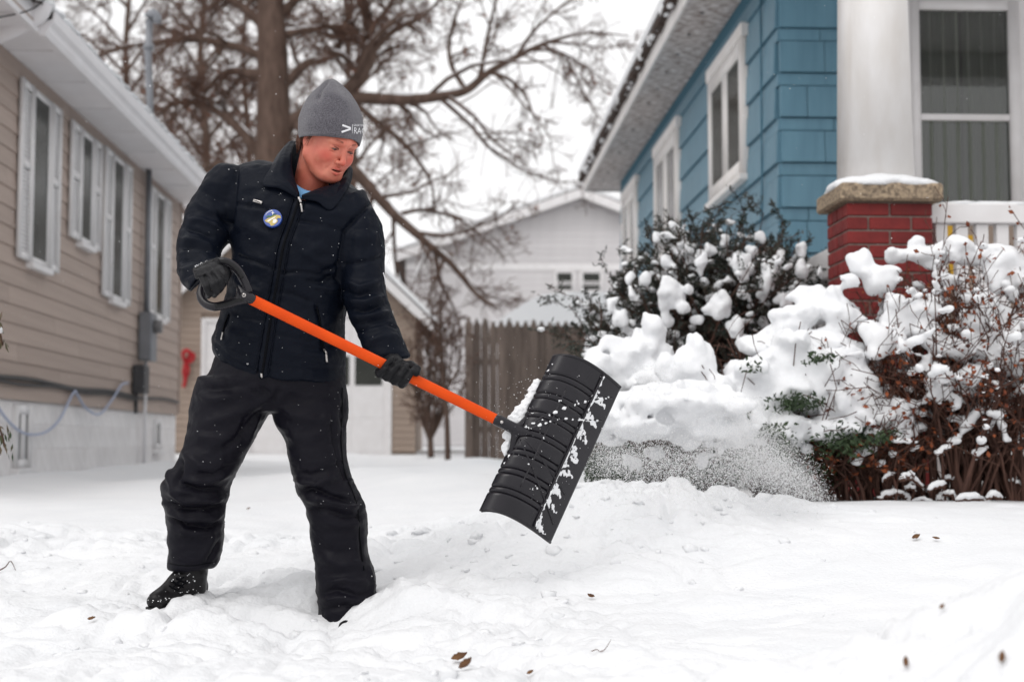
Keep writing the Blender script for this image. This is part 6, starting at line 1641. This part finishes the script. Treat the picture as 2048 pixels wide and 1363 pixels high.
V, F = tubes([np.array([D(488, 590, -.023), D(488, 590, -.0247)])], [np.array([.0028, .0026])], 10); link('rivet_hole', mesh_np('rivet_hole', V, F), 'dark_groove', sc_)
# blade: curved sheet from the held edge to the cutting edge, ribs pressed into its back
bA0, bA1 = W(1108, 712, -.16), W(961, 1022, -.24)        # held edge, upper and lower end
bC0, bC1 = W(1239, 773, -.06), W(1098, 1085, -.14)       # cutting edge
nS, nT = 90, 150
s_ = np.linspace(0, 1, nS)[:, None, None]; t_ = np.linspace(0, 1, nT)[None, :, None]
base = (bA0*(1-t_)+bA1*t_)*(1-s_)+(bC0*(1-t_)+bC1*t_)*s_
nv = np.cross(bC0-bA0, bA1-bA0); nv /= np.linalg.norm(nv); nv = nv if nv[1] < 0 else -nv
bulge = np.array([-.012, -.055, .030])
arc = 4*s_*(1-s_)*(1+.35*(.5-s_))
flat = np.clip((s_-.80)/.2, 0, 1)
B3 = base+bulge*arc*1.0
tt = np.linspace(0, 1, nT)[None, :]; ss = np.linspace(0, 1, nS)[:, None]
rel = np.zeros((nS, nT))
for c in (.148, .268, .388, .508, .628, .748, .868):
    for o_ in (-.017, .017):
        rel -= .0075*np.exp(-((tt-c-o_)/.0072)**4)*sstep(-.01, .03, ss)*(1-sstep(.72, .76, ss))
rel += .003*np.exp(-((ss-.765)/.010)**2)                 # step along the wear strip
B3 = B3+nv*rel[:, :, None]
ii = np.arange(nS*nT).reshape(nS, nT)
Fb = np.stack([ii[:-1, :-1], ii[1:, :-1], ii[1:, 1:], ii[:-1, 1:]], -1).reshape(-1, 4)
bl_o = link('blade', mesh_np('blade', B3.reshape(-1, 3), Fb, True), 'black_plastic', shov)
md = bl_o.modifiers.new('s', 'SOLIDIFY'); md.thickness = .006; md.offset = 1 if False else -1
def bp(s, t, lift=.0):
    i, j = min(s, 1)*(nS-1), min(t, 1)*(nT-1); a, b = int(min(i, nS-2)), int(min(j, nT-2)); f, g = i-a, j-b
    q = B3[a, b]*(1-f)*(1-g)+B3[a+1, b]*f*(1-g)+B3[a, b+1]*(1-f)*g+B3[a+1, b+1]*f*g
    return q+nv*lift
def rib_on(s0, t0, s1, t1, r=.0035, name='rib'):
    q = np.array([bp(s0+(s1-s0)*k, t0+(t1-t0)*k, .0065) for k in np.linspace(0, 1, 24)])
    for _ in range(3): q[1:-1] = (q[:-2]+2*q[1:-1]+q[2:])/4
    V, F = tubes([q], [np.full(24, r)], 6); link(name, mesh_np(name, V, F, True), 'black_plastic', bl_o)
rib_on(.05, .50, .96, .09); rib_on(.06, .52, .96, .24); rib_on(.10, .55, .95, .90); rib_on(.08, .53, .93, .72)
rib_on(.76, .02, .76, .98, .0042, 'cross_rib'); rib_on(.42, .20, .42, .82, .003, 'cross_rib'); rib_on(.10, .40, .10, .66, .003, 'cross_rib')
# thickened rim at both ends
for t0 in (.004, .996): rib_on(.0, t0, 1., t0, .0045, 'end_rim')
# socket
mid = bp(.06, .50, .012)
V, F = remesh([capsule(sh1-axd*.03, sh1+axd*.03, .0180, .0180), capsule(sh1+axd*.03, mid, .0180, .016), capsule(sh1+axd*.035, bp(.03, .40, .006), .012, .007), capsule(sh1+axd*.035, bp(.03, .62, .006), .014, .008), capsule(mid, bp(.22, .51, .006), .017, .006)], .004, 3)
sk = link('socket', mesh_np('socket', V, F, True), 'black_plastic', shov)
q = on_shaft(1003); V, F = tubes([np.array([q+[0, -.015, 0], q+[0, -.0205, 0]])], [np.array([.005, .0045])], 12); link('rivet', mesh_np('rivet', V, F), 'zip_metal', sk)
# snow stuck to the blade: wedges in the ribs, a crust along the held edge
r_ = np.random.default_rng(14)
bl, bl2 = [], []
for t, wd in ((.12, .075), (.235, .07), (.35, .08), (.465, .085), (.585, .08), (.70, .065), (.79, .05), (.92, .08)):
    ln = r_.uniform(.12, .17); sk = r_.uniform(.01, .05)
    for k in range(60):
        a = r_.random()**1.2; q = bp(.775+ln*a, t+.02+sk*a+r_.uniform(-.5, .5)*wd*(1-.9*a), .001); e_ = .0062*(1-.35*a)*r_.uniform(.7, 1.2); bl.append((*q, e_, .0034, e_))
for (s, t) in ((.62, .13), (.60, .245), (.40, .27), (.16, .50), (.14, .47), (.2, .44), (.12, .56), (.08, .66), (.06, .70), (.45, .52), (.55, .66), (.36, .69), (.34, .75), (.60, .80), (.62, .84), (.07, .06), (.10, .14), (.04, .11), (.04, .86), (.10, .38)):
    for k in range(5): q = bp(max(0, s+r_.normal()*.018), t+r_.normal()*.009, .002); bl.append((*q, r_.uniform(.002, .0055), .003, r_.uniform(.002, .0045)))
for t in np.linspace(.03, .97, 110):
    q = bp(.768, t+r_.normal()*.003, .006); bl.append((*q, r_.uniform(.0022, .0045), .003, r_.uniform(.0022, .0045)))
for k in range(60):
    f_ = r_.random(); q = bp(.25+.68*f_, .43-.33*f_+r_.normal()*.003, .008) if k < 30 else bp(.25+.68*f_, .46-.21*f_+r_.normal()*.003, .008); bl.append((*q, r_.uniform(.0018, .0035), .0025, r_.uniform(.0018, .0035)))
for k in range(420):
    q = bp(1-r_.random()**1.6, r_.random(), .0005); e_ = np.exp(r_.uniform(np.log(.0008), np.log(.0021))); bl2.append((*q, e_, e_*.7, e_*1.3))
for k in range(90):
    t = r_.uniform(.15, .62); q = bp(.0, t, 0)+np.array([-.008-.020*r_.random()*(1.5 if .28 < t < .55 else .4), .01, -.002]); bl.append((*q, r_.uniform(.006, .015), .010, r_.uniform(.006, .017)))
V, F = blob_field(bl, .0026, pad=.012, k=.004, noise_amp=.0022, noise_scale=120)
tag(link('blade_snow', mesh_np('blade_snow', V, F, True), 'snow_fine', shov), kind='stuff')

V, F = ico_lumps(bl2, 6, .3); tag(link('blade_dust', mesh_np('blade_dust', V, F, True), 'snow_fine', shov), kind='stuff')
# ---------------------------------------------------------------- flying snow
def flakes(name, C, r0, r1, label, cat, rg):
    n = len(C); a = rg.normal(size=(n, 4, 3)); base = np.array([[1, 1, 1], [1, -1, -1], [-1, 1, -1], [-1, -1, 1]])/1.73
    r = np.exp(rg.uniform(np.log(r0), np.log(r1), n))[:, None, None]
    V = C[:, None]+(base[None]+a*.35)*r
    f = np.array([[0, 1, 2], [0, 3, 1], [0, 2, 3], [1, 3, 2]])
    F = (np.arange(n)[:, None, None]*4+f[None]).reshape(-1, 3)
    return tag(link(name, mesh_np(name, V.reshape(-1, 3), F), 'flake'), label, cat, None, 'stuff')
rg = np.random.default_rng(77)
C = []
for (u, v, su, sv, n, tilt) in ((1215, 915, 26, 30, 3500, .1), (1270, 925, 40, 30, 6000, .1), (1350, 930, 50, 32, 8000, .1), (1430, 925, 45, 42, 10000, .2), (1490, 890, 36, 50, 9000, .3), (1520, 920, 36, 36, 12000, .5), (1560, 945, 30, 32, 8000, .8), (1600, 960, 24, 28, 4500, .9), (1630, 985, 18, 14, 1200, .9),
        (1310, 760, 28, 22, 1400, 0), (1200, 880, 26, 60, 900, 0), (1050, 830, 40, 60, 240, 0), (1130, 960, 60, 60, 500, 0)):
    a, b = rg.normal(size=n), rg.normal(size=n)
    uu, vv = u+a*su, v+b*sv+a*su*tilt*.5
    dd = rg.normal(size=n)*.14+np.interp(u, [1050, 1200, 1640], [-.15, .25, .7])
    C.append(Pv(uu, vv, PYc+dd))
C = np.concatenate(C); C = C[C[:, 2] > ground_z(C[:, 0], C[:, 1])-.01]
nb_ = 520; tb = rg.random(nb_); Cb = Pv(1215+400*tb+rg.normal(size=nb_)*26, 905-150*tb*(1-tb)+85*tb**2+rg.normal(size=nb_)*26, PYc+.0+.6*tb+rg.normal(size=nb_)*.1)
C = np.concatenate([C, C[rg.permutation(len(C))[:int(len(C)*.08)]]+rg.normal(size=(int(len(C)*.08), 3))*.02]); C = C[C[:, 2] > ground_z(C[:, 0], C[:, 1])-.01]
flakes('snow_spray', np.concatenate([C, np.repeat(Cb, 3, 0)+rg.normal(size=(nb_*3, 3))*.002]), .0005, .0021, 'spray of loose powder snow flying off the shovel blade', 'snow', rg)
n = 1300
Yf = rg.uniform(3.4, 11, n); uf, vf = rg.uniform(-60, 2110, n), rg.uniform(-40, 1250, n)
C = Pv(uf, vf, Yf); C = C[C[:, 2] > ground_z(C[:, 0], C[:, 1])+.05]
flakes('falling_snow', C, .0007, .0020, 'fine snowflakes falling through the air', 'snow', rg)
# flecks settled on the jacket and trousers
fl = []
for bvh, n, (ua, ub, va, vb) in ((JB, 130, (365, 815, 330, 745)), (TB, 80, (335, 745, 770, 1220))):
    for k in range(n):
        a, b = rg.uniform(ua, ub), rg.uniform(va, vb); d = W(a, b)-CAM
        loc, nor, i, dist = bvh.ray_cast(Vector(CAM), Vector(d/np.linalg.norm(d)))
        if loc is not None: s = np.exp(rg.uniform(np.log(.0004), np.log(.0011))); fl.append((*loc, s*rg.uniform(.8, 2), s, s*rg.uniform(.6, 1.2)))
V, F = ico_lumps(fl, 3, .3); tag(link('snow_flecks', mesh_np('snow_flecks', V, F, True), 'snow_fine', person), kind='stuff')

# ---------------------------------------------------------------- leaves and twigs on the snow
def leaf_on(u, v, Yg, size, ang, lab, m='fallen_leaf', kind='leaf'):
    # walk the sight line until it meets the snow
    for Yk in np.linspace(1.6, 8, 500):
        q = P(u, v, Yk)
        if q[2] <= gz(q[0], q[1])+.006: break
    q[2] = gz(q[0], q[1])+.010
    n = 9; t = np.linspace(0, 1, n); wd = np.sin(t*math.pi)**.8*size*.24; ca, sa = math.cos(ang), math.sin(ang)
    V = []
    for s in (-1, 0, 1):
        for i in range(n):
            x, y = (t[i]-.5)*size, s*wd[i]; z = .18*abs(s)*wd[i]*1.6+.10*size*(t[i]-.5)**2*4
            V.append(q+[x*ca-y*sa, x*sa+y*ca, z+x*.15+(x*sa+y*ca)*.7+size*.08+random.uniform(-1, 1)*size*.045])
    ii = np.arange(3*n).reshape(3, n)
    o = link('fallen_'+kind, mesh_np('leaf', np.array(V), np.stack([ii[:-1, :-1], ii[1:, :-1], ii[1:, 1:], ii[:-1, 1:]], -1).reshape(-1, 4), True), m)
    md = o.modifiers.new('s', 'SOLIDIFY'); md.thickness = .0012
    return tag(o, lab, 'leaf')
leaf_on(918, 1322, 0, .040, .2, 'larger of two tan leaves lying together on the snow, bottom centre'); leaf_on(930, 1334, 0, .036, .6, 'smaller reddish leaf touching a tan leaf on the snow, bottom centre')
leaf_on(183, 1241, 0, .022, .1, 'tiny brown leaf bit on the snow left of the boot'); leaf_on(1832, 1079, 0, .032, .3, 'curled dark leaf on the smooth snow below the rusty shrub, left of a pair')
leaf_on(1872, 1080, 0, .024, -.4, 'curled dark leaf on the smooth snow below the rusty shrub, right of a pair'); leaf_on(1182, 1199, 0, .024, -.6, 'small dark leaf lying alone on snow below the shovel blade')
leaf_on(1812, 1340, 0, .020, 1.2, 'narrow leaf standing in the near right snow bank'); leaf_on(1884, 1232, 0, .013, .5, 'small brown leaf bit partway up the near right snow bank')
leaf_on(2004, 1332, 0, .021, 1.0, 'narrow brown leaf at the bottom right corner on the snow bank'); leaf_on(1060, 1352, 0, .018, .3, 'tiny dark leaf bit at the bottom edge of the snow, centre')
leaf_on(497, 1019, 0, .020, .3, 'tiny dark leaf speck on the snow seen between the legs')
def twig_on(pts, r, lab):
    q3 = []
    for (u, v, h) in pts:
        for Yk in np.linspace(1.6, 8, 500):
            q = P(u, v, Yk)
            if q[2] <= gz(q[0], q[1])+h: break
        q3.append(q)
    Ym = np.mean([q[1] for q in q3]); q3 = [P(u, v, Ym) for u, v, _ in pts]
    tag(tube_obj('fallen_twig', resample(np.array(q3), 10), np.linspace(r, r*.4, 10), 'twig', None, 5), lab, 'twig')
twig_on([(0, 1139, .01), (12, 1132, .02), (22, 1121, .03), (33, 1143, .01)], .0028, 'forked dark twig lying on the snow at the left edge')
twig_on([(1200, 1302, .005), (1210, 1297, .01), (1222, 1278, .03)], .0014, 'thin dry stalk standing in the snow near the bottom centre')
twig_on([(1183, 1301, .005), (1195, 1298, .01), (1204, 1310, .005)], .0014, 'thin dry stalk lying flat on the snow near the bottom centre')
